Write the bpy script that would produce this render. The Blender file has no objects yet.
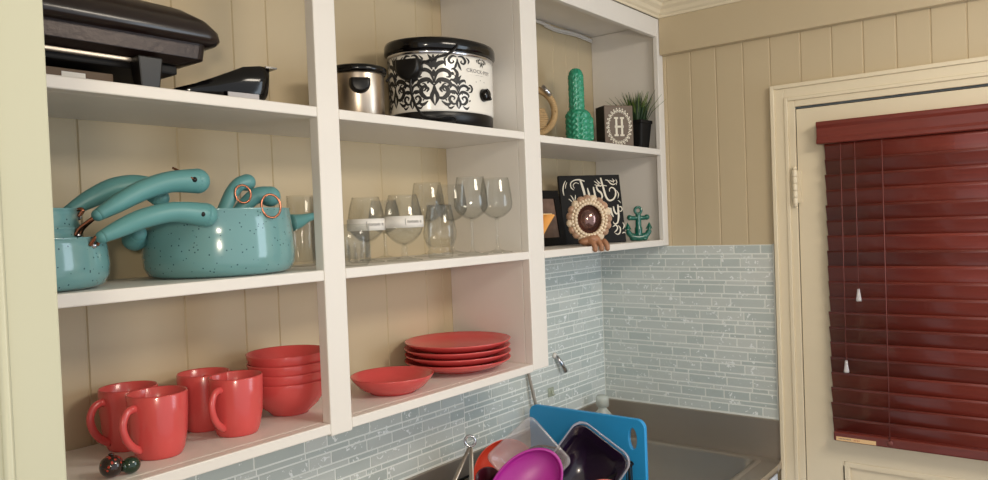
import bpy, bmesh, math, random
from mathutils import Vector, Matrix, Euler
random.seed(7)
PI = math.pi
S = 0.83                      # drawing units to metres
scene = bpy.context.scene
COL = scene.collection

# ------------------------------------------------------------------ camera
CX, CY, CZ = -2.8217, -1.3295, 0.0878
YAW, PIT, ROL, F = 0.9038, -0.0215, -0.0387, 758.13
_f = Vector((math.sin(YAW)*math.cos(PIT), math.cos(YAW)*math.cos(PIT), math.sin(PIT)))
_r = Vector((math.cos(YAW), -math.sin(YAW), 0))
_u = _r.cross(_f)
_r2 = _r*math.cos(ROL) + _u*math.sin(ROL)
_u2 = _u*math.cos(ROL) - _r*math.sin(ROL)
cd = bpy.data.cameras.new('camera'); cam = bpy.data.objects.new('camera', cd); COL.objects.link(cam)
cd.sensor_width = 36; cd.lens = 36*F/988; cd.clip_start = 0.02
m = Matrix((( _r2.x, _u2.x, -_f.x), (_r2.y, _u2.y, -_f.y), (_r2.z, _u2.z, -_f.z))).to_4x4()
m.translation = Vector((CX, CY, CZ))*S
cam.matrix_world = m
scene.camera = cam
# ------------------------------------------------------------------ world, lights, exposure
w = bpy.data.worlds.new('world'); scene.world = w; w.use_nodes = True
w.node_tree.nodes['Background'].inputs[0].default_value = (0.93, 0.96, 1.0, 1)
w.node_tree.nodes['Background'].inputs[1].default_value = 0.75
scene.view_settings.view_transform = 'Standard'; scene.view_settings.look = 'None'
scene.view_settings.gamma = 1; scene.view_settings.exposure = 0.22
def area(name, loc, target, size, power, color):
    l = bpy.data.lights.new(name, 'AREA'); l.shape = 'DISK' if name == 'room_lamp' else 'RECTANGLE'; l.size = size[0]; l.size_y = size[1]
    l.energy = power; l.color = color
    o = bpy.data.objects.new(name, l); COL.objects.link(o)
    o.location = Vector(loc)*S
    o.rotation_euler = (Vector(target)-Vector(loc)).to_track_quat('-Z', 'Y').to_euler()
    return o
area('room_lamp', (-3.15, -1.75, 0.20), (-1.1, 0.2, 0.25), (0.14, 0.14), 7.0, (1.0, 0.87, 0.68))
area('ceiling_lamp', (-1.3, -1.7, 0.90), (-1.1, -1.0, -0.5), (0.6, 0.5), 20.0, (1.0, 0.89, 0.74))
area('daylight_window', (-0.15, -2.3, 0.0), (-1.6, 0.3, -0.3), (0.9, 1.1), 13.0, (0.72, 0.86, 1.0))

def P(u, v, ax, val):
    """point of the fitted room where sight line (u, v) meets the plane axis=val"""
    d = _f + _r2*((u-494)/F) - _u2*((v-240)/F)
    c = Vector((CX, CY, CZ)); t = (val-c[ax])/d[ax]
    return c + d*t

def xat(u, y, z=0):
    # x of the shelf point seen in column u at depth y and height z
    lo, hi = -2.6, 0.
    for _ in range(40):
        mid = (lo+hi)/2; q = Vector((mid, y, z))-Vector((CX, CY, CZ)); uu = 494+F*(q.dot(_r2)/q.dot(_f))
        if uu < u: lo = mid
        else: hi = mid
    return lo

# ------------------------------------------------------------------ materials
def lin(c):
    return tuple(((x/255)/12.92 if x/255 <= .04045 else ((x/255+.055)/1.055)**2.4) for x in c)
MATS = {}
def mat(name, rgb, rough=.5, metal=0, spec=.5, var=.06, scale=12, bump=0, bscale=80, coat=0, trans=0, alpha=None, sub=0, stretch=(1,1,1)):
    if name in MATS: return MATS[name]
    M = bpy.data.materials.new(name); M.use_nodes = True; N = M.node_tree; n = N.nodes; L = N.links
    b = n['Principled BSDF']; c = lin(rgb)
    b.inputs['Roughness'].default_value = rough; b.inputs['Metallic'].default_value = metal
    b.inputs['Specular IOR Level'].default_value = spec
    b.inputs['Coat Weight'].default_value = coat; b.inputs['Coat Roughness'].default_value = .05
    if trans: b.inputs['Transmission Weight'].default_value = trans
    tc = n.new('ShaderNodeTexCoord'); mp = n.new('ShaderNodeMapping'); L.new(tc.outputs['Object'], mp.inputs[0])
    mp.inputs['Scale'].default_value = stretch
    nz = n.new('ShaderNodeTexNoise'); nz.inputs['Scale'].default_value = scale; nz.inputs['Detail'].default_value = 4
    L.new(mp.outputs[0], nz.inputs['Vector'])
    mx = n.new('ShaderNodeMix'); mx.data_type = 'RGBA'
    mx.inputs[6].default_value = tuple(max(0, x*(1-var)) for x in c)+(1,)
    mx.inputs[7].default_value = tuple(min(1, x*(1+var)) for x in c)+(1,)
    L.new(nz.outputs['Fac'], mx.inputs[0]); L.new(mx.outputs[2], b.inputs['Base Color'])
    if bump:
        n2 = n.new('ShaderNodeTexNoise'); n2.inputs['Scale'].default_value = bscale; L.new(mp.outputs[0], n2.inputs['Vector'])
        bp = n.new('ShaderNodeBump'); bp.inputs['Strength'].default_value = bump; bp.inputs['Distance'].default_value = .002
        L.new(n2.outputs['Fac'], bp.inputs['Height']); L.new(bp.outputs[0], b.inputs['Normal'])
    MATS[name] = M
    return M
def speckled(name, rgb, spk, rough=.12, scale=90, lo=.16, dens=.5):
    M = mat(name, rgb, rough, coat=.5, var=.10, scale=9); N = M.node_tree; n = N.nodes; L = N.links
    b = n['Principled BSDF']; src = b.inputs['Base Color'].links[0].from_socket
    tc = [x for x in n if x.type == 'TEX_COORD'][0]
    v = n.new('ShaderNodeTexVoronoi'); v.inputs['Scale'].default_value = scale; L.new(tc.outputs['Object'], v.inputs['Vector'])
    a = n.new('ShaderNodeMath'); a.operation = 'LESS_THAN'; L.new(v.outputs['Distance'], a.inputs[0]); a.inputs[1].default_value = lo
    sp = n.new('ShaderNodeSeparateColor'); L.new(v.outputs['Color'], sp.inputs[0])
    g = n.new('ShaderNodeMath'); g.operation = 'LESS_THAN'; L.new(sp.outputs[0], g.inputs[0]); g.inputs[1].default_value = dens
    mu = n.new('ShaderNodeMath'); mu.operation = 'MULTIPLY'; L.new(a.outputs[0], mu.inputs[0]); L.new(g.outputs[0], mu.inputs[1])
    mx = n.new('ShaderNodeMix'); mx.data_type = 'RGBA'; L.new(mu.outputs[0], mx.inputs[0]); L.new(src, mx.inputs[6])
    mx.inputs[7].default_value = lin(spk)+(1,); L.new(mx.outputs[2], b.inputs['Base Color'])
    return M
def thin(name, rgb, opac=.12, rough=.04, edge=.80):
    """clear glass or plastic: see-through face-on, glossier and denser towards grazing angles"""
    M = bpy.data.materials.new(name); M.use_nodes = True; n = M.node_tree.nodes; L = M.node_tree.links
    n.remove(n['Principled BSDF']); out = n['Material Output']; c = lin(rgb)
    tr = n.new('ShaderNodeBsdfTransparent'); gl = n.new('ShaderNodeBsdfGlossy'); gl.inputs['Roughness'].default_value = rough
    df = n.new('ShaderNodeBsdfDiffuse'); df.inputs[0].default_value = c+(1,)
    lw = n.new('ShaderNodeLayerWeight'); lw.inputs[0].default_value = .40
    cr = n.new('ShaderNodeMix'); cr.data_type = 'RGBA'
    cr.inputs[6].default_value = (.985, .985, .975, 1); cr.inputs[7].default_value = (edge, edge, edge*.97, 1)
    pw = n.new('ShaderNodeMath'); pw.operation = 'POWER'; pw.inputs[1].default_value = 3.0
    L.new(lw.outputs['Facing'], pw.inputs[0]); L.new(pw.outputs[0], cr.inputs[0]); L.new(cr.outputs[2], tr.inputs[0])
    m1 = n.new('ShaderNodeMixShader'); m1.inputs[0].default_value = opac; L.new(tr.outputs[0], m1.inputs[1]); L.new(df.outputs[0], m1.inputs[2])
    f4 = n.new('ShaderNodeMath'); f4.operation = 'POWER'; f4.inputs[1].default_value = 4; L.new(lw.outputs['Facing'], f4.inputs[0])
    fr = n.new('ShaderNodeMath'); fr.operation = 'MULTIPLY_ADD'; fr.inputs[1].default_value = .26; fr.inputs[2].default_value = .035; L.new(f4.outputs[0], fr.inputs[0])
    m2 = n.new('ShaderNodeMixShader'); L.new(fr.outputs[0], m2.inputs[0]); L.new(m1.outputs[0], m2.inputs[1]); L.new(gl.outputs[0], m2.inputs[2])
    L.new(m2.outputs[0], out.inputs[0]); MATS[name] = M
    return M
def tile_mat(name, c1, c2):
    M = mat(name, c1, .18, spec=.6, var=.04); n = M.node_tree.nodes; L = M.node_tree.links; b = n['Principled BSDF']
    at = n.new('ShaderNodeAttribute'); at.attribute_name = 'tint'
    mx = n.new('ShaderNodeMix'); mx.data_type = 'RGBA'; mx.inputs[6].default_value = lin(c1)+(1,); mx.inputs[7].default_value = lin(c2)+(1,)
    L.new(at.outputs['Fac'], mx.inputs[0])
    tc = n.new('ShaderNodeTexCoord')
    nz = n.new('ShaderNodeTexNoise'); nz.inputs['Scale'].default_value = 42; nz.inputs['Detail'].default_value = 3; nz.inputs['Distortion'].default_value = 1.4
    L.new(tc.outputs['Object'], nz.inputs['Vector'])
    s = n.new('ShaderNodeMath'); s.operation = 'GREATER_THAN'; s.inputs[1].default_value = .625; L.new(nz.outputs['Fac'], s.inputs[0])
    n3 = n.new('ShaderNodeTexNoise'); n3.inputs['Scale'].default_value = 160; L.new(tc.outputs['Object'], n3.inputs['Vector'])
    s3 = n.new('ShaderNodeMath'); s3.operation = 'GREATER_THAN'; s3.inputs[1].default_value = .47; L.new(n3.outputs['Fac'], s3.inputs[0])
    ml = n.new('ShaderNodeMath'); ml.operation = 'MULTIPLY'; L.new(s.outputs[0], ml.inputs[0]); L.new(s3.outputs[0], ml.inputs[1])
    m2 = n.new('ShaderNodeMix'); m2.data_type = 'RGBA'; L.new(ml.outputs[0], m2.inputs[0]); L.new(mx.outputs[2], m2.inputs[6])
    m2.inputs[7].default_value = (.86, .9, .9, 1); L.new(m2.outputs[2], b.inputs['Base Color'])  # white glints painted into the tile colour
    bp = n.new('ShaderNodeBump'); bp.inputs['Strength'].default_value = .35; bp.inputs['Distance'].default_value = .002
    L.new(nz.outputs['Fac'], bp.inputs['Height']); L.new(bp.outputs[0], b.inputs['Normal'])
    return M
WHITE = mat('white_paint', (226, 221, 214), .42, var=.03, bump=.12, bscale=35)
PANEL = mat('cream_panel_paint', (195, 178, 147), .5, var=.05, scale=4, bump=.06, bscale=20)
TRIM = mat('cream_trim_paint', (224, 211, 184), .35, var=.03, bump=.05)
JAMB = mat('pale_green_trim_paint', (182, 181, 158), .4, var=.03, scale=5)
CEIL = mat('ceiling_paint', (215, 212, 202), .7)
GROUT = mat('grout', (228, 232, 228), .7)
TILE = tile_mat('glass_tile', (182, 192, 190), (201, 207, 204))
STEEL = mat('stainless_steel', (176, 166, 154), .38, metal=.75, var=.12, scale=3, bump=.05, bscale=60)
CHROME = mat('chrome', (200, 200, 205), .12, metal=1)
RED = mat('coral_red_glaze', (206, 80, 78), .24, spec=.5, coat=.25, var=.06, scale=20)
TEAL = speckled('speckled_teal_enamel', (112, 158, 160), (48, 86, 98), .16, 130, .17, .6)
TEALH = mat('teal_silicone', (92, 148, 150), .42, var=.06)
DKTEAL = mat('dark_inner_enamel', (60, 70, 72), .35)
COPPER = mat('copper_wire', (176, 116, 92), .25, metal=1)
BLACK = mat('black_plastic', (14, 12, 12), .34, spec=.35, var=.2)
BLACKG = mat('black_gloss', (9, 7, 7), .14, coat=.15, spec=.35, var=.1)
GRILLM = mat('brown_black_metal', (36, 25, 22), .32, metal=.45, var=.3, scale=25, bump=.2, bscale=120)
DULLB = mat('dull_black', (14, 12, 12), .6, spec=.3, var=.3)
SSTEEL = mat('brushed_steel', (186, 172, 156), .30, metal=1, stretch=(60, 60, 1), var=.15, scale=3)
POTWH = mat('white_crock_paint', (234, 230, 222), .2, coat=.3, var=.01)
GLASS = thin('clear_glass', (225, 225, 215), .03, .03, .74)
PAPER = mat('white_paper', (232, 228, 222), .7, var=.03)
INK = mat('grey_ink', (120, 116, 116), .7)
BINK = mat('black_ink', (12, 11, 12), .5)
CREAM = mat('cream_paint_letters', (226, 218, 200), .6)
CACTM = mat('jade_ceramic', (46, 150, 116), .25, coat=.4, var=.25, scale=60)
ANCH = mat('emerald_ceramic', (18, 94, 78), .12, coat=.6, var=.35, scale=40)
WOOD = mat('grey_brown_wood', (108, 92, 78), .6, var=.2, scale=14, stretch=(1, 1, 9))
ROPE = mat('jute_rope', (176, 146, 104), .85, var=.25, scale=120, bump=.6)
GRASS = mat('grass_green', (34, 58, 26), .5, var=.5, scale=50)
GRASST = mat('grass_tips', (92, 112, 54), .5, var=.3, scale=50)
SHELLA = mat('tan_shell', (178, 142, 116), .4, var=.35, scale=60, bump=.4)
SHELLB = mat('pale_shell', (226, 206, 178), .35, var=.2, scale=90)
CLAY = mat('brown_shell_base', (158, 112, 82), .5, var=.3, scale=25, bump=.4, bscale=40)
MIRR = mat('mirror', (134, 104, 98), .12, metal=.8, var=.75, scale=30)  # mottled brown stands in for reflections in the glass
ORANGE = mat('orange_shell', (226, 160, 80), .45, var=.2, scale=40)
CREAMO = mat('pale_orange_band', (244, 214, 160), .45)
CHALK = mat('chalkboard_black', (12, 10, 10), .6, spec=.25, var=.2)
PHOTO = mat('faded_photo_print', (120, 96, 84), .4, var=.6, scale=45)
BLINDW = mat('mahogany_stain', (108, 41, 32), .32, var=.25, scale=10, stretch=(12, .8, 12), coat=.25)
_n = BLINDW.node_tree.nodes; _l = BLINDW.node_tree.links; _b = _n['Principled BSDF']; _s = _b.inputs['Base Color'].links[0].from_socket
_oi = _n.new('ShaderNodeObjectInfo'); _mr = _n.new('ShaderNodeMapRange'); _mr.inputs[3].default_value = .74; _mr.inputs[4].default_value = 1.22
_l.new(_oi.outputs['Random'], _mr.inputs[0]); _vm = _n.new('ShaderNodeVectorMath'); _vm.operation = 'SCALE'
_l.new(_s, _vm.inputs[0]); _l.new(_mr.outputs[0], _vm.inputs['Scale']); _l.new(_vm.outputs[0], _b.inputs['Base Color'])
CORD = mat('maroon_cord', (112, 56, 50), .6)
CLEARP = thin('clear_plastic_pull', (235, 230, 230), .45)
BLUE = mat('blue_polyethylene', (44, 154, 216), .38, var=.05, spec=.5)
MAGENTA = mat('magenta_plastic', (168, 36, 142), .32, var=.05)
OREDP = mat('orange_red_plastic', (238, 84, 62), .3, var=.05)
FROST = thin('frosted_clear_plastic', (205, 198, 200), .30, .12, .8)
FROST2 = thin('pinkish_clear_plastic', (216, 190, 208), .5, .15, .8)
RIMP = thin('thin_clear_rim', (190, 185, 195), .45, .08, .8)
PURPLEB = mat('dark_purple_plastic', (24, 8, 36), .2, coat=.4, var=.4)
LAMWH = mat('white_laminate', (214, 220, 228), .4)
STICK = mat('cream_sticker', (226, 188, 138), .6, var=.08, scale=60)
RUST = mat('sticker_red_print', (186, 110, 76), .6)
BOTW = thin('milky_bottle_plastic', (214, 220, 212), .55, .2, .8)
GREENB = mat('dark_green_glass', (14, 44, 26), .12, coat=.5)
TRINK = speckled('dark_red_flecked_glass', (36, 20, 14), (170, 50, 34), .15, 160, .3, .6)
CABLE = mat('white_cable', (206, 202, 196), .5)
FLOORM = mat('brown_floor', (120, 98, 80), .5)

# ------------------------------------------------------------------ mesh builder
class MB:
    def __init__(s): s.v = []; s.f = []; s.mi = []; s.sm = []
    def add(s, vs, fs, mi=0, sm=False, M=None):
        o = len(s.v)
        s.v += [tuple(M @ Vector(v)) if M else tuple(v) for v in vs]
        for f in fs: s.f.append([o+i for i in f]); s.mi.append(mi); s.sm.append(sm)
        return s
    def box(s, lo, hi, mi=0, M=None):
        (a, b, c), (d, e, f) = lo, hi
        vs = [(a,b,c),(d,b,c),(d,e,c),(a,e,c),(a,b,f),(d,b,f),(d,e,f),(a,e,f)]
        return s.add(vs, [(3,2,1,0),(4,5,6,7),(0,1,5,4),(1,2,6,5),(2,3,7,6),(3,0,4,7)], mi, False, M)
    def lathe(s, prof, n=40, mi=0, M=None, sx=1, sy=1, sm=True, closed=False):
        vs = []; fs = []; k = len(prof)
        for i in range(n):
            a = 2*PI*i/n
            for r, z in prof: vs.append((r*sx*math.cos(a), r*sy*math.sin(a), z))
        for i in range(n):
            j = (i+1) % n
            for q in range(k if closed else k-1):
                p = (q+1) % k
                fs.append((i*k+q, j*k+q, j*k+p, i*k+p))
        return s.add(vs, fs, mi, sm, M)
    def tube(s, pts, r, n=10, mi=0, M=None, flat=1, caps=True, closed=False):
        pts = [Vector(p) for p in pts]; k = len(pts)
        rr = r if isinstance(r, (list, tuple)) else [r]*k
        vs = []; fs = []; prev = None
        for i, p in enumerate(pts):
            if closed: t = pts[(i+1) % k]-pts[i-1]
            else: t = pts[min(i+1, k-1)]-pts[max(i-1, 0)]
            t.normalize()
            if prev is None:
                a = Vector((0,0,1)) if abs(t.z) < .9 else Vector((1,0,0))
                x = t.cross(a).normalized()
            else: x = (prev - t*prev.dot(t)).normalized()
            y = t.cross(x); prev = x
            for q in range(n):
                an = 2*PI*q/n; vs.append(p + (x*math.cos(an) + y*math.sin(an)*flat)*rr[i])
        for i in range(k if closed else k-1):
            j = (i+1) % k
            for q in range(n):
                w_ = (q+1) % n
                fs.append((i*n+q, i*n+w_, j*n+w_, j*n+q))
        if caps and not closed:
            fs.append(tuple(range(n-1, -1, -1))); fs.append(tuple((k-1)*n+q for q in range(n)))
        return s.add(vs, fs, mi, True, M)
    def ball(s, c, r, mi=0, n=16, m_=10, M=None):
        r = r if isinstance(r, (tuple, list)) else (r, r, r)
        vs = []; fs = []
        for i in range(m_+1):
            t = PI*i/m_
            for j in range(n):
                a = 2*PI*j/n
                vs.append((c[0]+r[0]*math.sin(t)*math.cos(a), c[1]+r[1]*math.sin(t)*math.sin(a), c[2]-r[2]*math.cos(t)))
        for i in range(m_):
            for j in range(n):
                k = (j+1) % n; fs.append((i*n+j, i*n+k, (i+1)*n+k, (i+1)*n+j))
        return s.add(vs, fs, mi, True, M)
    def prism(s, poly, h0, h1, mi=0, M=None, sm=False):
        """2D polygon in xy, thickness along z"""
        n = len(poly)
        vs = [(x, y, h0) for x, y in poly] + [(x, y, h1) for x, y in poly]
        fs = [tuple(range(n-1, -1, -1)), tuple(range(n, 2*n))]
        s.add(vs, fs, mi, False, M); 
        o = len(s.v)-2*n
        for i in range(n):
            j = (i+1) % n; s.f.append([o+i, o+j, o+n+j, o+n+i]); s.mi.append(mi); s.sm.append(sm)
        return s
    def build(s, name, mats, parent=None, bevel=0, sub=0, merge=True, seg=2, S_=None):
        k = S if S_ is None else S_
        me = bpy.data.meshes.new(name)
        me.from_pydata([(x*k, y*k, z*k) for x, y, z in s.v], [], s.f)
        for M_ in (mats if isinstance(mats, (list, tuple)) else [mats]): me.materials.append(M_)
        me.polygons.foreach_set('material_index', s.mi); me.polygons.foreach_set('use_smooth', s.sm)
        bm = bmesh.new(); bm.from_mesh(me)
        if merge: bmesh.ops.remove_doubles(bm, verts=bm.verts, dist=1e-6)
        bmesh.ops.recalc_face_normals(bm, faces=bm.faces); bm.to_mesh(me); bm.free(); me.update()
        o = bpy.data.objects.new(name, me); COL.objects.link(o)
        if parent is not None: o.parent = parent
        if bevel:
            b = o.modifiers.new('bevel', 'BEVEL'); b.width = bevel*S; b.segments = seg; b.limit_method = 'ANGLE'; b.angle_limit = .6
            b.harden_normals = False
        if sub:
            b = o.modifiers.new('sub', 'SUBSURF'); b.levels = sub; b.render_levels = sub
        return o
def thing(name, label, cat, loc=(0,0,0), rz=0, group=None, rot=None):
    o = bpy.data.objects.new(name, None); COL.objects.link(o); o.empty_display_size = .02
    o.location = Vector(loc)*S; o.rotation_euler = rot if rot is not None else (0, 0, rz)
    o['label'] = label; o['category'] = cat
    if group: o['group'] = group
    return o
def tag(o, label, cat, loc=None, rz=0, group=None):
    o['label'] = label; o['category'] = cat
    if group: o['group'] = group
    if loc is not None: o.location = Vector(loc)*S
    if rz: o.rotation_euler = (0, 0, rz)
    return o
def struct(o): o['kind'] = 'structure'; return o
def dup(root, loc, label, rz=None, group=None, scale=None):
    r = root.copy(); COL.objects.link(r); r.location = Vector(loc)*S; r['label'] = label
    if rz is not None: r.rotation_euler = (0, 0, rz)
    if group: r['group'] = group
    if scale: r.scale = (scale,)*3
    for ch in list(root.children):
        c = ch.copy(); COL.objects.link(c); c.parent = r
        for g in list(ch.children):
            d = g.copy(); COL.objects.link(d); d.parent = c
    return r
def smooth(pts, n=6):
    """Catmull-Rom through points of any dimension"""
    out = []; k = len(pts)
    for i in range(k-1):
        p0 = pts[max(i-1, 0)]; p1 = pts[i]; p2 = pts[i+1]; p3 = pts[min(i+2, k-1)]
        for q in range(n):
            t = q/n
            out.append(tuple(.5*((2*b)+(c-a)*t+(2*a-5*b+4*c-d)*t*t+(3*b-a-3*c+d)*t**3) for a, b, c, d in zip(p0, p1, p2, p3)))
    out.append(tuple(pts[-1]))
    return out
def ribbon(mb, pts, wd, fn, n=5, mi=0):
    """painted stroke: pts 2D control points, wd width or list of widths; fn maps (x, y) to 3D"""
    w_ = wd if isinstance(wd, (list, tuple)) else [wd]*len(pts)
    q = smooth([(x, y, ww) for (x, y), ww in zip(pts, w_)], n)
    L = []; R = []
    for i, (x, y, ww) in enumerate(q):
        a = q[max(i-1, 0)]; b = q[min(i+1, len(q)-1)]
        dx, dy = b[0]-a[0], b[1]-a[1]; l = math.hypot(dx, dy) or 1
        nx, ny = -dy/l*ww/2, dx/l*ww/2
        L.append(fn(x+nx, y+ny)); R.append(fn(x-nx, y-ny))
    k = len(q)
    mb.add(L+R, [(i, i+1, k+i+1, k+i) for i in range(k-1)], mi)
def blob(mb, cx, cy, rx, ry, fn, ang=0, mi=0, n=12):
    c, s_ = math.cos(ang), math.sin(ang)
    mb.add([fn(cx+rx*math.cos(t)*c-ry*math.sin(t)*s_, cy+rx*math.cos(t)*s_+ry*math.sin(t)*c) for t in [2*PI*i/n for i in range(n)]], [tuple(range(n))], mi)
def text_tris(txt, size):
    cu = bpy.data.curves.new('t', 'FONT'); cu.body = txt; cu.size = size; cu.align_x = 'CENTER'; cu.resolution_u = 2
    ob = bpy.data.objects.new('t', cu); COL.objects.link(ob)
    bpy.context.view_layer.update()
    me = bpy.data.meshes.new_from_object(ob.evaluated_get(bpy.context.evaluated_depsgraph_get()))
    vs = [tuple(v.co) for v in me.vertices]; fs = [tuple(p.vertices) for p in me.polygons]
    bpy.data.objects.remove(ob); bpy.data.curves.remove(cu); bpy.data.meshes.remove(me)
    return vs, fs
def put_text(mb, txt, size, cx, cy, fn, mi=0):
    vs, fs = text_tris(txt, size)
    mb.add([fn(cx+x, cy+y) for x, y, z in vs], fs, mi)

# ================================================================== THE ROOM
D = 0.3184      # plane of the plank wall behind the shelves
ZB = -0.3414    # bottom shelf top
struct(MB().box((-4.2, -3.2, -1.98), (.1, .45, -1.92)).build('floor', FLOORM))
struct(MB().box((-4.2, -3.2, .93), (.1, .45, .97)).build('ceiling', CEIL))
# plank wall with V grooves behind the shelves
def planks(a0, a1, grooves, z0, z1, axis, name, thick=.08):
    g = .0035; dp = .003; line = [(a0, 0)]
    for q in sorted(grooves):
        if a0+.01 < q < a1-.01: line += [(q-g, 0), (q-g*.3, dp), (q+g*.3, dp), (q+g, 0)]
    line.append((a1, 0))
    mb = MB(); n = len(line)
    if axis == 'x': fr = lambda a, d, z: (a, D+d, z); bk = lambda a, z: (a, D+thick, z)
    else: fr = lambda a, d, z: (d, a, z); bk = lambda a, z: (thick, a, z)
    vs = [fr(a, d, z0) for a, d in line] + [fr(a, d, z1) for a, d in line] + [bk(a0, z0), bk(a1, z0), bk(a0, z1), bk(a1, z1)]
    fs = [(i, i+1, n+i+1, n+i) for i in range(n-1)] + [(2*n, 2*n+1, 2*n+3, 2*n+2), (0, n, 2*n+2, 2*n), (n-1, 2*n-1, 2*n+3, 2*n+1)]
    mb.add(vs, fs)
    return struct(mb.build(name, PANEL))
planks(-2.75, .08, [-2.53, -2.33, -2.112, -1.893, -1.735, -1.637, -1.42, -1.256, -1.082, -1.006, -.80, -.62, -.52, -.31, -.2143, -.12], -1.92, .93, 'x', 'wall_back')
planks(-.45, D, [-.0122, -.1144, -.2159, -.3204, -.4199], -1.92, .93, 'y', 'wall_right')
planks(-1.55, -.45, [-.5275, -.6324, -.733, -.8343, -.9342, -1.0342, -1.135, -1.236, -1.34, -1.44], .53, .93, 'y', 'wall_right.001')
planks(-3.2, -1.55, [-1.64-.1*i for i in range(15)], -1.92, .93, 'y', 'wall_right.002')
# wall end on the left with its casing
struct(MB().box((-2.63, -.535, -1.92), (-2.525, D, .93)).build('wall_left', PANEL))
j = MB()
j.box((-2.645, -.556, -1.92), (-2.513, -.535, .93))
j.box((-2.645, -.556, -1.92), (-2.63, -.44, .93))
j.tube([(-2.562, -.557, -1.92), (-2.562, -.557, .93)], .005, 8)
struct(j.build('trim_1', JAMB, bevel=.004))
# ------------------------------ tile
def tiles(a0, a1, zz0, zz1, axis, name, cuts=None):
    mb = MB(); tint = []
    def box(p0, p1, q0, q1):
        t = .006; e = .0012
        if axis == 'x': f = lambda a, d, z: (a, D-d, z)
        else: f = lambda a, d, z: (-d, a, z)
        vs = [f(p0, 0, q0), f(p1, 0, q0), f(p1, 0, q1), f(p0, 0, q1), f(p0+e, t, q0+e), f(p1-e, t, q0+e), f(p1-e, t, q1-e), f(p0+e, t, q1-e)]
        mb.add(vs, [(4,5,6,7), (0,1,5,4), (1,2,6,5), (2,3,7,6), (3,0,4,7)], 0)
        v = random.random(); tint.extend([v]*5)
    z = zz1; k = 0; g = .0016
    while z > zz0+.006:
        h = .0335 if k % 2 == 0 else .0172
        b = max(z-h, zz0)
        a = a0 - random.random()*.1
        while a < a1:
            ln = random.choice([.075, .10, .13, .155]) if k % 2 == 0 else random.choice([.06, .11, .15])
            p0 = max(a, a0); p1 = min(a+ln, a1)
            if p1-p0 > .008:
                top = z; ok = True
                if cuts and axis == 'x' and p0 < cuts[0] and z > cuts[1]: ok = False
                if ok: box(p0+g, p1-g, b+g, z-g)
            a += ln
        z = b; k += 1
    nb = len(mb.f)
    if axis == 'x':
        mb.box((a0, D-.0045, zz0), (a1+(.0055 if a1 > -.1 else 0), D-.0005, zz1), 1)
    else: mb.box((-.0045, a0, zz0), (-.0005, a1+.004, zz1), 1)
    tint += [0]*(len(mb.f)-nb)
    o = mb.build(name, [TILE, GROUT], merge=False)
    at = o.data.attributes.new('tint', 'FLOAT', 'FACE')
    at.data.foreach_set('value', tint)
    return struct(o)
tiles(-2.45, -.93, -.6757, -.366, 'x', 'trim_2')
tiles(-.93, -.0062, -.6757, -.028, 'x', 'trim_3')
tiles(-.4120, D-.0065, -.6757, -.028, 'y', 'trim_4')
struct(MB().box((-.009, -.4165, -.6757), (-.0005, -.4122, -.026)).build('trim_5', GROUT))
# ------------------------------ beam and crown
struct(MB().box((-.032, -3.1, .7279), (-.0005, -.001, .9299)).build('trim_6', PANEL, bevel=.002))
def crown(run):
    pr = [(0, 0), (.006, 0), (.008, .008), (.016, .014), (.022, .026), (.036, .036), (.040, .046), (.052, .050), (.052, .058), (0, .058)]
    mb = MB(); n = len(pr)
    if run == 'x': A = [(-2.9, -.0005-o, .8715+z) for o, z in pr]; B = [(-.0325-o, -.0005-o, .8715+z) for o, z in pr]
    else: A = [(-.0325-o, -.0005-o, .8715+z) for o, z in pr]; B = [(-.0325-o, -3.1, .8715+z) for o, z in pr]
    mb.add(A+B, [(i, (i+1) % n, n+(i+1) % n, n+i) for i in range(n)] + [tuple(range(n)), tuple(range(n, 2*n))])
    return struct(mb.build('trim_7' if run == 'x' else 'trim_8', TRIM))
crown('x'); crown('y')
# ------------------------------ door with casing
def casing():
    mb = MB(); yo, yi, zt, zi = -.4235, -.5065, .5460, .4570; yR = -1.52
    def strip(o0, o1, d):
        # L/U shaped frame at offsets o0..o1 from the outer edge, projecting d
        mb.box((-d, yo-o1, -1.92), (-.0005, yo-o0, zt-o0))
        mb.box((-d, yR+o1, zt-o1), (-.0005, yo-o1, zt-o0))
        mb.box((-d, yR+o0, -1.92), (-.0005, yR+o1, zt-o0))
    strip(0, .014, .026); strip(.0135, .048, .017); strip(.0475, .060, .021); strip(.0595, .083, .014)
    return struct(mb.build('trim_9', TRIM, bevel=.002, merge=False))
casing()
YD0, YD1, ZD = -.5095, -1.43, .4540
door = MB()
gy0, gy1, gz0, gz1 = -.637, -1.29, -.66, .28       # glass opening
py0, py1, pz0, pz1 = -.640, -1.30, -1.75, -.792   # lower panel
door.box((-.006, gy0, -1.91), (.034, YD0, ZD)); door.box((-.006, YD1, -1.91), (.034, gy1, ZD))
door.box((-.006, gy1, gz1), (.034, gy0, ZD)); door.box((-.006, gy1, pz1), (.034, gy0, gz0))
door.box((-.006, gy1, -1.91), (.034, gy0, pz0)); door.box((.002, gy1, pz0), (.026, gy0, pz1))
do = struct(door.build('door_1', TRIM, merge=False))
mo = MB()
for y0, y1, z0, z1 in ((-.6375, -1.2895, pz0, pz0+.018), (-.6375, -1.2895, pz1-.018, pz1)): mo.box((-.008, y1, z0), (.0015, y0, z1))
for y0, y1 in ((-.6375, -.6555), (-1.272, -1.2895)): mo.box((-.008, y1, pz0+.018), (.0015, y0, pz1-.018))
mo.build('panel_moulding', TRIM, do, bevel=.004)
MB().box((.012, gy1, gz0), (.018, gy0, gz1)).build('window_pane', thin('door_glass', (200, 215, 220), .1), do)
h = MB()
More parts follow.
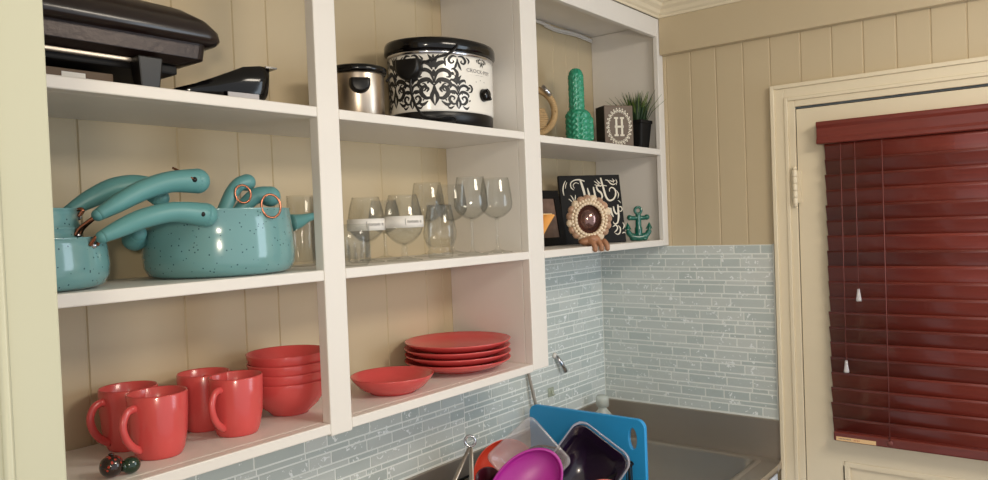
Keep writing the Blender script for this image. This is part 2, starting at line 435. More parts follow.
for i in range(5): h.lathe([(0, 0), (.0085, 0), (.0095, .003), (.0095, .021), (.0085, .024), (0, .024)], 14, M=Matrix.Translation((-.0260, -.5035, .115+i*.0245)))
h.ball((-.0260, -.5035, .243), .007); h.ball((-.0260, -.5035, .112), .007)
h.box((-.0165, -.520, .12), (-.0065, -.488, .236))
h.build('hinge', TRIM, do)
struct(MB().box((-.001, YD0+.0002, -1.9), (.035, YD0+.0030, ZD)).box((-.001, YD1, ZD+.0003), (.035, YD0+.0030, .4572)).build('door_gap_shade_strips', mat('door_gap_shade', (52, 42, 32), .8)))  # near-black strips standing in for the shade in the door gap
# pale panel closing the doorway behind the door, its colour standing for daylit yard
struct(MB().box((.036, -1.55, -1.92), (.07, -.45, .53)).build('pale_panel_behind_door', mat('daylit_yard_white', (190, 205, 215), .8)))

# ================================================================== SHELF UNIT
cab = thing('shelf_unit', 'white painted built-in open shelf unit with three bays above the tiled wall', 'shelves', (0, 0, 0))
ZT = .93
def part(mb, name, m_=WHITE, bev=.0025): return mb.build(name, m_, cab, bevel=bev)
part(MB().box((-1.7422, 0, -.370), (-1.6805, .029, .8705)), 'stile')
part(MB().box((-.9642, 0, -.361), (-.8818, .028, .8705)), 'stile')
part(MB().box((-.0458, 0, -.0257), (-.0008, .020, .8705)), 'stile')
part(MB().box((-2.514, 0, -.366), (-2.44, .02, .8705)), 'stile')
part(MB().box((-.9642, .0285, -.3639), (-.935, D-.0008, .858)), 'divider', bev=.001)
part(MB().box((-.013, .0205, -.0245), (-.0008, D-.0008, .858)), 'side_panel', bev=.001)
part(MB().box((-2.514, .0205, -.3639), (-2.49, D-.0008, .858)), 'side_panel', bev=.001)
part(MB().box((-2.489, .0295, .3373), (-.965, D-.0008, .36)).box((-2.44, .0004, .3373), (-1.7424, .0295, .36)).box((-1.6803, .0004, .3373), (-.9644, .0295, .36)), 'shelf_board')
part(MB().box((-2.489, .0295, -.024), (-.965, D-.0008, 0)).box((-2.44, .0004, -.024), (-1.7424, .0295, 0)).box((-1.6803, .0004, -.024), (-.9644, .0295, 0)), 'shelf_board')
part(MB().box((-2.489, .0295, ZB-.0235), (-.965, D-.0008, ZB)).box((-2.44, .0004, ZB-.0235), (-1.7424, .0295, ZB)).box((-1.6803, .0004, ZB-.0235), (-.9644, .0295, ZB)), 'shelf_board')
part(MB().box((-.9345, .0285, .3331), (-.0135, D-.0008, .3566)).box((-.8816, .0004, .3331), (-.046, .0285, .3566)), 'shelf_board')
part(MB().box((-.9345, .0285, -.0255), (-.0135, D-.0008, -.0012)).box((-.8816, .0004, -.0255), (-.046, .0285, -.0012)), 'shelf_board')
part(MB().box((-2.489, .0225, .8586), (-.0008, D-.0008, .8695)), 'top_panel')
hd = MB()
for a, b in ((-2.44, -1.7424), (-1.6803, -.9644), (-.8816, -.046)): hd.box((a, .001, .7984), (b, .022, .8705))
part(hd, 'header_rail')
# white cable under the top panel of the right bay
cb = smooth([(-.90, .305, .846), (-.60, .307, .842), (-.42, .306, .848), (-.30, .308, .842), (-.16, .306, .847), (-.03, .307, .842)], 8)
tag(MB().tube(cb, .0065, 8).tube([(x, y-.004, z-.010) for x, y, z in cb[18:]], .003, 6).build('cable', CABLE),
    'white cable running under the top of the right shelf bay', 'cable')

# ================================================================== COUNTER AND SINK
cnt = thing('steel_countertop', 'stainless steel counter with sink basin and upstand below the tiles', 'counter', (0, 0, 0))
ZC = -.82
bx0, bx1, by0, by1 = -.56, -.058, -.345, .215
c = MB()
c.box((-2.5, -.427, ZC-.03), (bx0, D-.0125, ZC)); c.box((bx1, -.427, ZC-.03), (-.0125, D-.0125, ZC))
c.box((bx0, -.427, ZC-.03), (bx1, by0, ZC)); c.box((bx0, by1, ZC-.03), (bx1, D-.0125, ZC))
c.build('worktop', STEEL, cnt, bevel=.003)
c = MB().box((-2.5, D-.012, ZC-.03), (-.0125, D-.0008, -.6765)).box((-.012, -.4274, ZC-.03), (-.0008, D-.0008, -.6765))
c.build('upstand', STEEL, cnt, bevel=.002, merge=False)
def rrect(x0, x1, y0, y1, r, n=6):
    out = []
    for cx, cy, a0 in ((x1-r, y1-r, 0), (x0+r, y1-r, 90), (x0+r, y0+r, 180), (x1-r, y0+r, 270)):
        for i in range(n+1):
            a = math.radians(a0+90*i/n); out.append((cx+r*math.cos(a), cy+r*math.sin(a)))
    return out
def loft(mb, loops, mi=0, sm=True, close_last=True, close_first=False):
    n = len(loops[0]); vs = [p for l in loops for p in l]
    fs = [(k*n+i, k*n+(i+1) % n, (k+1)*n+(i+1) % n, (k+1)*n+i) for k in range(len(loops)-1) for i in range(n)]
    if close_last: fs.append(tuple((len(loops)-1)*n+i for i in range(n)))
    if close_first: fs.append(tuple(range(n-1, -1, -1)))
    mb.add(vs, fs, mi, sm); return mb
b = MB()
lv = [(-.004, .012, .0005), (-.004, .008, .004), (0, .004, .0045), (.004, .001, .003), (.006, -.001, -.006), (.010, -.006, -.17), (.03, -.03, -.195)]
loft(b, [[(x, y, ZC+dz) for x, y in rrect(bx0-o*2+e*0, bx1+o*2, by0-o*2, by1+o*2, .05)] for e, o, dz in lv])
b.build('sink_basin', STEEL, cnt)
MB().lathe([(0, .002), (.03, .002), (.034, .005), (.04, .001)], 24, M=Matrix.Translation((-.3, -.06, ZC-.194))).build('drain', CHROME, cnt)
bc = thing('base_cabinet', 'white base cabinet under the steel counter', 'cabinet', (0, 0, 0))
MB().box((-2.5, -.39, -1.92), (-.013, D-.01, ZC-.225)).box((-2.5, -.39, ZC-.224), (bx0-.02, D-.01, ZC-.032)).box((-.038, -.39, ZC-.224), (-.013, D-.01, ZC-.032)).box((bx0-.02, -.39, ZC-.224), (-.038, -.37, ZC-.032)).build('carcass', LAMWH, bc)
for i in range(5):
    x1 = -.02-i*.49; d_ = MB().box((x1-.48, -.41, -1.82), (x1, -.391, ZC-.05)).build('door', LAMWH, bc, bevel=.003)
    MB().tube([(x1-.44, -.411, -1.1), (x1-.44, -.435, -1.09), (x1-.44, -.435, -1.0), (x1-.44, -.411, -.99)], .005, 8).build('handle', CHROME, d_)

# ================================================================== BLIND ON THE DOOR
bl = thing('wooden_blind', 'mahogany red wooden slatted blind closed over the door window', 'blind', (0, 0, 0))
BY0, BY1 = -.6125, -1.40
v = MB()
vp = [(-.0085, .318), (-.062, .318), (-.066, .322), (-.066, .332), (-.060, .342), (-.060, .372), (-.066, .382), (-.066, .392), (-.062, .396), (-.0085, .396)]
n = len(vp)
A = [(x, -.590, z) for x, z in vp]; B = [(x, BY1-.03, z) for x, z in vp]
v.add(A+B, [(i, (i+1) % n, n+(i+1) % n, n+i) for i in range(n)]+[tuple(range(n)), tuple(range(n, 2*n))])
v.build('valance', BLINDW, bl, bevel=.0015)
pitch = .0525; ns = 19
for i in range(ns):
    zc = .297-i*pitch-.012
    a = math.radians(76+random.uniform(-3.5, 3.5)); hw = .0325
    M_ = Matrix.Translation((-.042, 0, zc)) @ Matrix.Rotation(a, 4, 'Y')
    s_ = MB(); pr = []
    for q in range(7):
        t = -1+2*q/6; pr.append((t*hw, .0022+.0018*(1-t*t)))
    for q in range(6, -1, -1):
        t = -1+2*q/6; pr.append((t*hw, -.0012+.0018*(1-t*t)))
    k = len(pr); dy = random.uniform(-.0015, .0015)
    s_.add([(x, BY0+dy, z) for x, z in pr]+[(x, BY1, z) for x, z in pr], [(q, (q+1) % k, k+(q+1) % k, k+q) for q in range(k)]+[tuple(range(k)), tuple(range(k, 2*k))], 0, True, M_)
    o = s_.build('slat', BLINDW, bl)
rb = MB().box((-.062, BY1, -.708), (-.024, -.6175, -.675)).build('bottom_rail', BLINDW, bl, bevel=.005)
st = MB().box((-.0632, -.752, -.7045), (-.0622, -.627, -.691), 0)
for i in range(9):
    st.box((-.0637, -.6375-i*.0045, -.699), (-.0633, -.6350-i*.0045, -.6955), 1)
for i in range(4): st.box((-.0637, -.686-i*.005, -.700), (-.0633, -.6835-i*.005, -.6955), 2)
st.build('label_sticker', [STICK, INK, RUST], rb)
for i, yy in enumerate((-.795, -1.25)):
    MB().tube([(-.0645, yy, .315), (-.0650, yy, -.69)], .0016, 6).build('ladder_cord', CORD, bl)
    MB().lathe([(0, 0), (.009, 0), (.009, .003), (.005, .0045), (0, .0045)], 16, M=Matrix.Translation((-.0622, yy, -.6915)) @ Matrix.Rotation(-PI/2, 4, 'Y')).build('rail_button', CORD, rb)
for yy, z1 in ((-.668, -.435), (-.713, -.19)):
    cc = MB().tube([(-.068, yy, .316), (-.0695, yy, z1)], .0013, 6).build('lift_cord', CORD, bl)
    MB().lathe([(0, .012), (.004, .011), (.005, 0), (.0085, -.024), (.0085, -.030), (0, -.030)], 12, M=Matrix.Translation((-.0695, yy, z1))).build('cord_pull', CLEARP, cc)

# ================================================================== TOP SHELF, LEFT BAY
ZTS = .36
gr = thing('electric_grill', 'large brown-black electric grill with domed lid on the upper left shelf', 'grill', (-2.22, .165, ZTS))
gb = MB(); 
def T(x, y, z): return (x+2.22, y-.165, z-ZTS)
def rr3(x0, x1, y0, y1, r, z): return [T(x, y, z) for x, y in rrect(x0, x1, y0, y1, r, 4)]
loft(gb, [rr3(-2.45, -2.02, .05, .27, .02, .418), rr3(-2.47, -1.985, .030, .285, .02, .430), rr3(-2.47, -1.980, .028, .287, .02, .462)], close_first=True, sm=False)
gb.build('body', GRILLM, gr, bevel=.003)
lid = MB()
loft(lid, [rr3(-2.475, -1.962, .006, .296, .035, .460), rr3(-2.48, -1.955, .0, .300, .04, .468), rr3(-2.48, -1.957, .002, .300, .04, .482), rr3(-2.475, -1.972, .012, .295, .045, .503),
           rr3(-2.46, -2.000, .035, .285, .05, .522), rr3(-2.43, -2.06, .075, .26, .05, .537), rr3(-2.38, -2.14, .12, .22, .04, .543)], close_first=True)
lido = lid.build('lid', mat('dark_brown_enamel', (28, 18, 17), .28, coat=.15, var=.2), gr)
lb = MB(); lb.prism(rrect(-.022, .022, -.007, .007, .005, 3), 0, .002, M=Matrix.Translation(T(*P(153, 11, 1, .0235))) @ Matrix.Rotation(math.radians(52), 4, 'X'))
lb.build('badge', mat('badge_silver', (196, 190, 184), .35, metal=.6), lido)
lb = MB(); lb.prism(rrect(-.022, .022, -.007, .007, .005, 3), 0, .002, M=Matrix.Translation(T(*P(106, 4, 1, .0235))) @ Matrix.Rotation(math.radians(52), 4, 'X'))
lb.build('badge', MATS['badge_silver'], lido)
MB().box(T(-2.46, .044, .410), T(-2.125, .056, .4175)).build('chrome_strip', STEEL, gr, bevel=.002)
MB().box(T(-2.46, .06, .400), T(-2.03, .26, .4185)).build('underside_plate', DULLB, gr, bevel=.004)
for (x, y) in ((-2.105, .036), (-2.105, .25), (-2.42, .036), (-2.42, .25)):
    f_ = MB(); loft(f_, [[T(x-.018, y-.014, ZTS), T(x+.018, y-.014, ZTS), T(x+.018, y+.014, ZTS), T(x-.018, y+.014, ZTS)],
                         [T(x-.024, y-.018, .419), T(x+.024, y-.018, .419), T(x+.024, y+.018, .419), T(x-.024, y+.018, .419)]], close_first=True, sm=False)
    f_.build('foot', BLACK, gr, bevel=.003)
ux = thing('cardboard_booklet', 'small beige booklet box lying under the electric grill', 'box', (-2.22, .12, ZTS))
MB().box((-.10, -.05, 0), (.07, .06, .028)).build('box', mat('beige_card', (104, 86, 70), .7), ux, bevel=.002)
MB().box((-.02, -.0515, .006), (.02, -.0505, .022)).build('label', PAPER, ux)
# shallow black tray
tr = thing('drip_tray', 'shallow black trough tray tipped on the upper left shelf', 'tray', (-1.985, .125, ZTS), math.radians(-6)); tr.scale = (1, 1, 1.28)
t = MB(); loops = []; N_ = 14
def usec(x, hw, zb_, zt, fl):
    out = []
    for q in range(N_+1):
        a = PI*q/N_; out.append((x, -hw*math.copysign(abs(math.cos(a))**.5, math.cos(a)), zt-(zt-zb_)*math.sin(a)**.6))
    for q in range(N_, -1, -1):
        a = PI*q/N_; out.append((x-.0005, -(hw-.004)*math.copysign(abs(math.cos(a))**.5, math.cos(a)), zt-(zt-zb_-.004)*math.sin(a)**.6+.0005))
    return out
secs = [usec(-.02, .012, .012, .020, 0), usec(.02, .022, .008, .030, 0), usec(.07, .034, .004, .046, 0), usec(.115, .043, .001, .062, 0), usec(.150, .046, 0, .066, 0), usec(.172, .044, .012, .0665, 0), usec(.176, .040, .030, .067, 0)]
loft(t, secs, close_last=True, close_first=True)
t.box((.165, -.045, .0645), (.192, .045, .0675))
t.build('pan', BLACKG, tr)
MB().box((.075, -.0475, .004), (.145, -.0445, .018), M=Matrix.Rotation(0, 4, 'Y')).build('label', mat('grey_label', (170, 166, 170), .4), tr)

# ================================================================== SLOW COOKERS
def ell(mb, prof, a, b, n=56, mi=0, **k): return mb.lathe(prof, n, mi, sx=a, sy=b, **k)
A_, B_ = .174, .130
ck = thing('slow_cooker', 'large oval slow cooker with black and white damask pattern and black lid', 'slow cooker', (-1.160, .150, ZTS), math.radians(-4))
ell(MB(), [(0, .004), (.90, .004), (.955, .008), (.965, .038), (.955, .042), (0, .042)], A_, B_).build('base', BLACK, ck)
ell(MB(), [(.2, .041), (.968, .041), (.975, .046), (.985, .185), (.985, .195), (.2, .195)], A_, B_).build('body', POTWH, ck)
ell(MB(), [(.3, .196), (.975, .196), (1.0, .200), (1.0, .207), (.3, .207)], A_, B_).build('steel_rim', CHROME, ck)
ell(MB(), [(.3, .2075), (1.01, .2075), (1.04, .213), (1.04, .232), (1.02, .240), (.96, .243), (.5, .262), (0, .270)], A_, B_).build('lid', BLACKG, ck)
for i in range(4):
    a = PI/4+i*PI/2; MB().lathe([(0, 0), (.014, 0), (.014, .005), (0, .005)], 12, M=Matrix.Translation((A_*.78*math.cos(a), B_*.78*math.sin(a), 0))).build('foot', BLACK, ck)
def onck(off):
    def fn(th, z):
        t = max(0, min(1, (z-.046)/.139)); k = .975+.010*t
        return ((A_*k+off)*math.cos(th), (B_*k+off)*math.sin(th), z)
    return fn
fnk = onck(.0007)
dm = MB()
def motif(th0, zc, s, flip=1):
    sx = s/.135
    def f(sign): return lambda x, y: fnk(th0+sign*x*sx, zc+flip*y*s)
    for sg in (-1, 1):
        g = f(sg)
        ribbon(dm, [(.0, -.9), (.10, -.6), (.03, -.35), (0, -.1)], [.01, .13, .11, .03], g)
        ribbon(dm, [(.03, -.55), (.28, -.62), (.46, -.40), (.36, -.20), (.20, -.28), (.26, -.40)], [.05, .13, .15, .11, .09, .04], g)
        ribbon(dm, [(.02, -.15), (.18, .05), (.42, .02), (.56, -.12), (.50, -.26)], [.04, .15, .16, .10, .03], g)
        ribbon(dm, [(.02, .0), (.10, .30), (.30, .42), (.50, .34), (.52, .18), (.40, .16)], [.04, .12, .15, .13, .09, .03], g)
        ribbon(dm, [(.05, .42), (.14, .62), (.34, .70), (.40, .56)], [.04, .15, .12, .03], g)
        ribbon(dm, [(.02, .5), (.06, .78), (.18, .98)], [.05, .12, .02], g)
        ribbon(dm, [(.22, -.72), (.42, -.86), (.58, -.72)], [.03, .12, .02], g)
        blob(dm, .62, .30, .05, .07, g, .4); blob(dm, .20, -.05, .035, .05, g, .5); blob(dm, .62, -.40, .04, .07, g, -.5)
        ribbon(dm, [(.56, .05), (.72, .12), (.78, .32), (.66, .48), (.58, .44)], [.03, .09, .11, .08, .03], g)
    blob(dm, 0, .30, .06, .13, f(1)); blob(dm, 0, -.33, .05, .10, f(1)); blob(dm, 0, .86, .045, .12, f(1)); blob(dm, 0, 0, .05, .08, f(1))
def half(th0, zc, s, flip):     # cut motif at the edge of the band
    sx = s/.135
    for sg in (-1, 1):
        g = lambda x, y: fnk(th0+sg*x*sx, zc+flip*y*s)
        ribbon(dm, [(.03, .05), (.28, .02), (.46, .25), (.36, .45), (.20, .36), (.26, .25)], [.05, .13, .15, .11, .09, .04], g)
        ribbon(dm, [(.02, .3), (.10, .6), (.22, .85)], [.05, .14, .02], g)
        ribbon(dm, [(.5, .02), (.68, .22), (.62, .42)], [.03, .12, .03], g)
    blob(dm, 0, .30, .05, .16, lambda x, y: fnk(th0+x*sx, zc+flip*y*s))
# the side faces -y; angles from straight left round the front to the control panel
sp = math.radians(25)
t0 = math.radians(226)
motif(t0, .122, .074)
for q in (-2, -4): motif(t0+q*sp, .122, .074)
for q in (-1, 1, -3): motif(t0+q*sp, .092, .050); half(t0+q*sp, .193, .046, -1)
half(t0+2.25*sp, .193, .026, -1)
motif(t0-5*sp, .092, .050)
dm.build('pattern', BINK, ck)
lg = MB(); th_ = math.radians(279)
put_text(lg, 'CROCK\u00b7POT', .0150, 0, 0, lambda x, y: onck(.0009)(th_+x/.135, .153+y))
for i in range(16): blob(lg, -.016+i*.002, -.006, .0006, .0006, lambda x, y: onck(.0009)(th_+x/.135, .153+y))
for dx, dz in ((-.018, .128), (-.003, .134), (.012, .131)): blob(lg, dx, 0, .0016, .0014, lambda x, y: onck(.0009)(math.radians(281)+x/.135, dz+y))
lg.build('logo', INK, ck)
def radial(th, z, a, b, off=0):
    p = Vector((a*math.cos(th), b*math.sin(th), z)); nrm = Vector((math.cos(th)/a, math.sin(th)/b, 0)).normalized()
    x = Vector((0, 0, 1)).cross(nrm)
    M_ = Matrix((x.to_tuple()+(0,), (0, 0, 1, 0), nrm.to_tuple()+(0,), (0, 0, 0, 1))).transposed()
    M_.translation = p+nrm*off; return M_
kn = MB(); M_ = radial(math.radians(284), .094, A_*.98, B_*.98, 0)
kn.lathe([(0, .020), (.010, .020), (.016, .017), (.0185, .002), (.0185, 0), (0, 0)], 24, M=M_)
kn.box((-.0035, -.0175, .004), (.0035, .0175, .022), M=M_ @ Matrix.Rotation(.6, 4, 'Z'))
kn.build('dial_knob', BLACKG, ck, bevel=.001)
def handle(M_, wdt, hgt, out):
    mb = MB(); N2 = 14; lo = []
    for d, k in ((-.006, 1), (out*.6, .97), (out, .80)):
        pts = [(-wdt*k, hgt*.35, d), (wdt*k, hgt*.35, d)]
        for q in range(N2+1):
            a = PI*q/N2; pts.append((wdt*k*math.cos(a), -hgt*.65*k*math.sin(a)+.0, d))
        lo.append([tuple(M_ @ Vector(p)) for p in pts])
    loft(mb, lo, close_first=True); return mb
handle(radial(math.radians(200), .160, A_*.985, B_*.985), .037, .056, .028).build('handle', BLACK, ck, bevel=.003)
handle(radial(math.radians(33), .160, A_*.985, B_*.985), .034, .052, .026).build('handle', BLACK, ck, bevel=.003)
cd1 = [fnk(math.radians(255), .203), fnk(math.radians(245), .197), fnk(math.radians(235), .196), fnk(math.radians(222), .188), fnk(math.radians(200), .180)]
cd1 = [(x*1.05, y*1.05, z) for x, y, z in cd1]
cord = MB().tube(smooth([(-.05, -.118, .236), (-.066, -.128, .214), (-.085, -.118, .196), (-.112, -.104, .186), (-.142, -.088, .172), (-.165, -.06, .16)], 6), .0035, 8)
cord.tube(smooth([(-.165, -.06, .16), (-.172, -.055, .10), (-.160, -.075, .035), (-.13, -.098, .020), (-.09, -.118, .026), (-.075, -.124, .018), (-.09, -.126, .008), (-.13, -.11, .006), (-.155, -.08, .0055)], 6), .0035, 8)
cord.build('power_cord', BLACK, ck)
sc = thing('slow_cooker', 'small brushed steel round slow cooker with black lid left of the patterned one', 'slow cooker', (xat(357.5, .15, .45), .150, ZTS))
sc.scale = (.94,)*3
MB().lathe([(0, .004), (.068, .004), (.071, .010), (.073, .125), (.073, .130), (0, .130)], 48).build('body', SSTEEL, sc)
MB().lathe([(.03, .1305), (.079, .1305), (.082, .136), (.081, .145), (.074, .149), (.03, .156), (0, .158)], 48).build('lid', BLACKG, sc)
MB().lathe([(0, 0), (.066, 0), (.068, .004), (0, .004)], 32).build('base', BLACK, sc)
handle(radial(math.radians(233), .095, .073, .073), .028, .040, .020).build('handle', BLACK, sc, bevel=.003)
MB().tube(smooth([(.06, -.052, .115), (.085, -.05, .133), (.105, -.045, .125)], 5), .0035, 8).build('power_cord', BLACK, sc)

# ================================================================== TEAL POTS AND PANS
def hand(pts, rad, sub=5):
    q = smooth([tuple(p)+(r,) for p, r in zip(pts, rad)], sub)
    return MB().tube([x[:3] for x in q], [x[3] for x in q], 18)
def capend(mb, p, r): mb.ball(tuple(p), r, n=18, m_=12); return mb
def pan_body(r, h):
    return MB().lathe([(0, 0), (r*.80, 0), (r*.92, .006), (r*.985, .022), (r*1.0, h*.5), (r*.975, h*.85), (r*.965, h), (r*.985, h+.003), (r*.955, h+.003),
                       (r*.95, h*.9), (r*.97, h*.5), (r*.9, .018), (r*.75, .006), (0, .006)], 56)
def ring(c, r, nrm, rad, sx=1.0, n=28):
    nrm = Vector(nrm).normalized(); a = nrm.cross(Vector((0, .3, 1))).normalized(); b_ = nrm.cross(a)
    return [tuple(Vector(c)+a*math.cos(2*PI*i/n)*r+b_*math.sin(2*PI*i/n)*r*sx) for i in range(n)]
TOCAM = Vector((-.55, -.83, 0))
def saucepan(label, c, r, h, pxpath, ys, rads, hole=True, name='saucepan', ringtip=None):
    o = thing(name, label, 'pan', c)
    pan_body(r, h).build('pan_body', TEAL, o)
    C = Vector(c)
    pts = [P(u, v, 1, y)-C for (u, v), y in zip(pxpath, ys)]
    hm = hand(pts, rads); capend(hm, pts[-1], rads[-1]); capend(hm, pts[0], rads[0])
    ho = hm.build('handle', TEALH, o)
    # wire shank from the rim to the handle
    d = Vector((pts[0].x, pts[0].y, 0)).normalized(); rim = d*r*.97
    side = Vector((-d.y, d.x, 0))*.008
    for s_ in (-1, 1):
        MB().tube(smooth([tuple(rim+side*s_*1.3+Vector((0, 0, h-.012))), tuple(rim*1.08+side*s_+Vector((0, 0, h+.002))), tuple(pts[0]+side*s_*.3)], 5), .0032, 8).build('shank_wire', COPPER, o)
    MB().ball(tuple(rim+Vector((0, 0, h-.012))), .006).build('rivet', CHROME, o)
    if hole:
        t_ = pts[-1]; hp = t_+TOCAM*rads[-1]*.95+Vector((-.004, 0, .001))
        MB().ball(tuple(hp), .0055).build('hang_hole', BLACK, ho)
        MB().tube(smooth([tuple(hp+TOCAM*.003), tuple(t_+TOCAM*rads[-1]*.9+Vector((-.02, .01, .014))), tuple(t_+Vector((-.042, .012, rads[-1]*1.02)))], 5), .0022, 8).build('hang_wire', COPPER, ho)
    return o
C1 = (xat(110, .145-.068, .05)-.117, .145, .001); 
saucepan('lowest and widest teal speckled saucepan of the left stack, by the cream casing', C1, .135, .088,
         [(102, 237), (120, 228.5), (143.6, 218.5), (174, 212), (205, 215)], [.02, .02, .015, .01, .01], [.011, .0155, .018, .019, .0235])
C2 = (xat(84, .150-.054, .1)-.094, .150, .045)
saucepan('middle teal speckled saucepan of the left stack, its handle rising highest', C2, .108, .062,
         [(98, 215), (117, 204), (143.6, 190), (170, 182), (197, 181)], [.05, .05, .05, .045, .04], [.011, .016, .019, .0205, .0245])
C3 = (xat(80, .155-.048, .12)-.083, .155, .075)
saucepan('topmost teal saucepan nested in the left stack, handle behind the others', C3, .096, .066,
         [(68, 212), (90, 199), (117, 188), (144, 187), (160, 198)], [.12, .13, .13, .13, .12], [.011, .017, .021, .022, .018], hole=False)
CP = (-1.893, .160, 0.0006)
cas = thing('casserole_pot', 'big teal speckled two-handled pot in the middle of the left bay', 'pot', CP)
r_ = .157; hh = .136
MB().lathe([(0, 0), (r_*.82, 0), (r_*.93, .006), (r_*.985, .022), (r_*1.0, .045), (r_*.985, .085), (r_*.945, hh), (r_*.96, hh+.003), (r_*.93, hh+.003), (r_*.955, .085), (r_*.97, .045), (r_*.9, .018), (0, .008)], 72).build('pot_body', TEAL, cas)
MB().lathe([(0, .0085), (r_*.88, .0175), (r_*.965, .045), (r_*.93, .12)], 48).build('pot_lining', DKTEAL, cas)
lh = hand([(-.140, .050, .088), (-.165, .035, .082), (-.185, .010, .085), (-.190, -.02, .095)], [.014, .020, .022, .016]); capend(lh, (-.190, -.02, .095), .016); lh.build('side_handle', TEALH, cas)
pr_ = [P(291, 223, 1, .17)-Vector(CP), P(299, 221, 1, .17)-Vector(CP), P(307, 218, 1, .17)-Vector(CP), P(322, 213.5, 1, .17)-Vector(CP)]
lh = hand(pr_, [.021, .017, .011, .006]); capend(lh, pr_[-1], .006); lh.build('side_handle', TEALH, cas)
def inner_pan(label, c, r, h, pth, ys, rads, ringc):
    o = thing('saucepan', label, 'pan', c); C = Vector(c)
    pan_body(r, h).build('pan_body', TEAL, o)
    pts = [P(u, v, 1, y)-C for (u, v), y in zip(pth, ys)]
    hm = hand(pts, rads); capend(hm, pts[-1], rads[-1]); ho = hm.build('handle', TEALH, o)
    rc = P(ringc[0], ringc[1], 1, ringc[2])-C
    n = 30; a = Vector((.80, -.55, -.1)).normalized(); b_ = Vector((0, 0, 1))
    MB().tube([tuple(rc+a*math.cos(2*PI*i/n)*ringc[3]+b_*math.sin(2*PI*i/n)*ringc[4]) for i in range(n)], .0024, 8, closed=True).build('hanging_ring', COPPER, ho)
    return o
inner_pan('teal saucepan nested in the big pot, left of the two upright handles', (-1.965, .17, .016), .085, .05,
          [(219, 224), (225, 208), (232, 193), (239, 184.5), (247, 182.5)], [.12]*5, [.014, .0145, .015, .0155, .0185], (243, 194, .095, .016, .019))
inner_pan('teal saucepan nested in the big pot, right of the two upright handles', (-1.875, .155, .075), .085, .045,
          [(236, 215), (246, 204), (255, 196.5), (263, 195), (270, 196.5)], [.12, .11, .10, .09, .085], [.014, .016, .0175, .019, .0225], (271, 206, .002, .019, .024))

# ================================================================== GLASSES
def glass_obj(name, label, cat, prof, loc, group=None, n=40, rz=0, extra=None):
    o = MB().lathe(prof, n).build(name, GLASS); return tag(o, label, cat, loc, rz, group)
tumb = [(0, 0), (.029, 0), (.032, .003), (.034, .06), (.035, .174), (.0345, .175), (.0328, .174), (.0315, .06), (.0305, .014), (0, .010)]
tw = glass_obj('tumbler', 'tall straight clear tumbler between the big teal pot and the left post', 'glass', tumb, (-1.632, .215, .0005))
g2 = dup(tw, (-1.545, .235, .0005), 'tall straight clear tumbler standing directly behind the left post')
short = [(0, 0), (.027, 0), (.030, .003), (.034, .012), (.0355, .05), (.0355, .098), (.0345, .099), (.0333, .098), (.033, .05), (.031, .020), (0, .016)]
sh = thing('tumbler', 'short clear cut-base tumbler at the shelf edge beside the left post', 'glass', (xat(356, .06), .06, .0005))
MB().lathe(short, 36).build('glass_body', GLASS, sh)
fb = MB()
for i in range(14):
    a = 2*PI*i/14; fb.tube([(.0345*math.cos(a), .0345*math.sin(a), .008), (.0362*math.cos(a), .0362*math.sin(a), .05)], [.003, .0015], 6)
fb.build('cut_flutes', GLASS, sh)
def stemware(name, label, loc, H, R, stem, bowlz, rimk=.78, widest=.38, band=None, foot=.9, group=None):
    o = thing(name, label, 'wine glass', loc, group=group)
    b = [(.0035, bowlz)]
    N_ = 14
    for i in range(1, N_+1):
        t = i/N_
        if t < widest: r = R*math.sin((t/widest)*PI/2)**.62
        else: r = R*(1-(1-rimk)*((t-widest)/(1-widest))**1.6)
        b.append((max(r, .0035), bowlz+(H-bowlz)*t))
    inner = [(max(r-.0015, .0005), z+.003 if i < 3 else z) for i, (r, z) in enumerate(b)]
    MB().lathe([(0, bowlz-.001)]+b+inner[::-1]+[(0, bowlz+.005)], 44).build('glass_bowl', GLASS, o)
    f = R*foot
    MB().lathe([(0, 0), (f, 0), (f, .0018), (f*.5, .005), (f*.18, .010), (stem, .020), (stem*.85, (bowlz+.02)/2), (stem, bowlz-.006), (.006, bowlz+.001), (0, bowlz+.001)], 36).build('stem', GLASS, o)
    if band:
        z0, z1 = band; rr = []
        def rad(z):
            t = (z-bowlz)/(H-bowlz); i = min(int(t*N_), N_-1); q = t*N_-i
            return b[i][0]*(1-q)+b[i+1][0]*q+.0006
        pr = [(rad(z0+(z1-z0)*i/5), z0+(z1-z0)*i/5) for i in range(6)]
        R0 = max(p[0] for p in pr)+.0003
        pr = [(R0, z0), (R0, z1), (R0-.0006, z1), (R0-.0006, z0)]
        MB().lathe(pr, 44, closed=True).build('paper_band', PAPER, o)
        tx = MB(); tha = math.atan2(TOCAM.y, TOCAM.x)+.35; zc = (z0+z1)/2
        g = lambda x, y: ((R0+.0005)*math.cos(tha+x/R0), (R0+.0005)*math.sin(tha+x/R0), zc+y)
        ribbon(tx, [(-.022, .007), (-.024, .007), (-.024, 0), (-.024, -.007), (-.022, -.007)], .0012, g, 2)
        # the photographed print is a row of blurred capitals
        for i in range(11):
            x = -.018+i*.0042
            if i == 8: continue
            ribbon(tx, [(x, -.0030), (x, .0030)], .0011, g, 1); ribbon(tx, [(x+.002, -.0030), (x+.002, .0030)], .0009, g, 1)
            ribbon(tx, [(x, (.003, -.003, 0)[i % 3]), (x+.002, (.003, -.003, 0)[i % 3])], .0009, g, 1)
        tx.build('print', INK, o)
    return o
ZS = .0005
stemware('wine_glass', 'white-banded clear goblet nearest the left post, behind the short tumbler', (xat(368, .14), .14, ZS), .168, .048, .007, .050, .72, .42, (.082, .112))
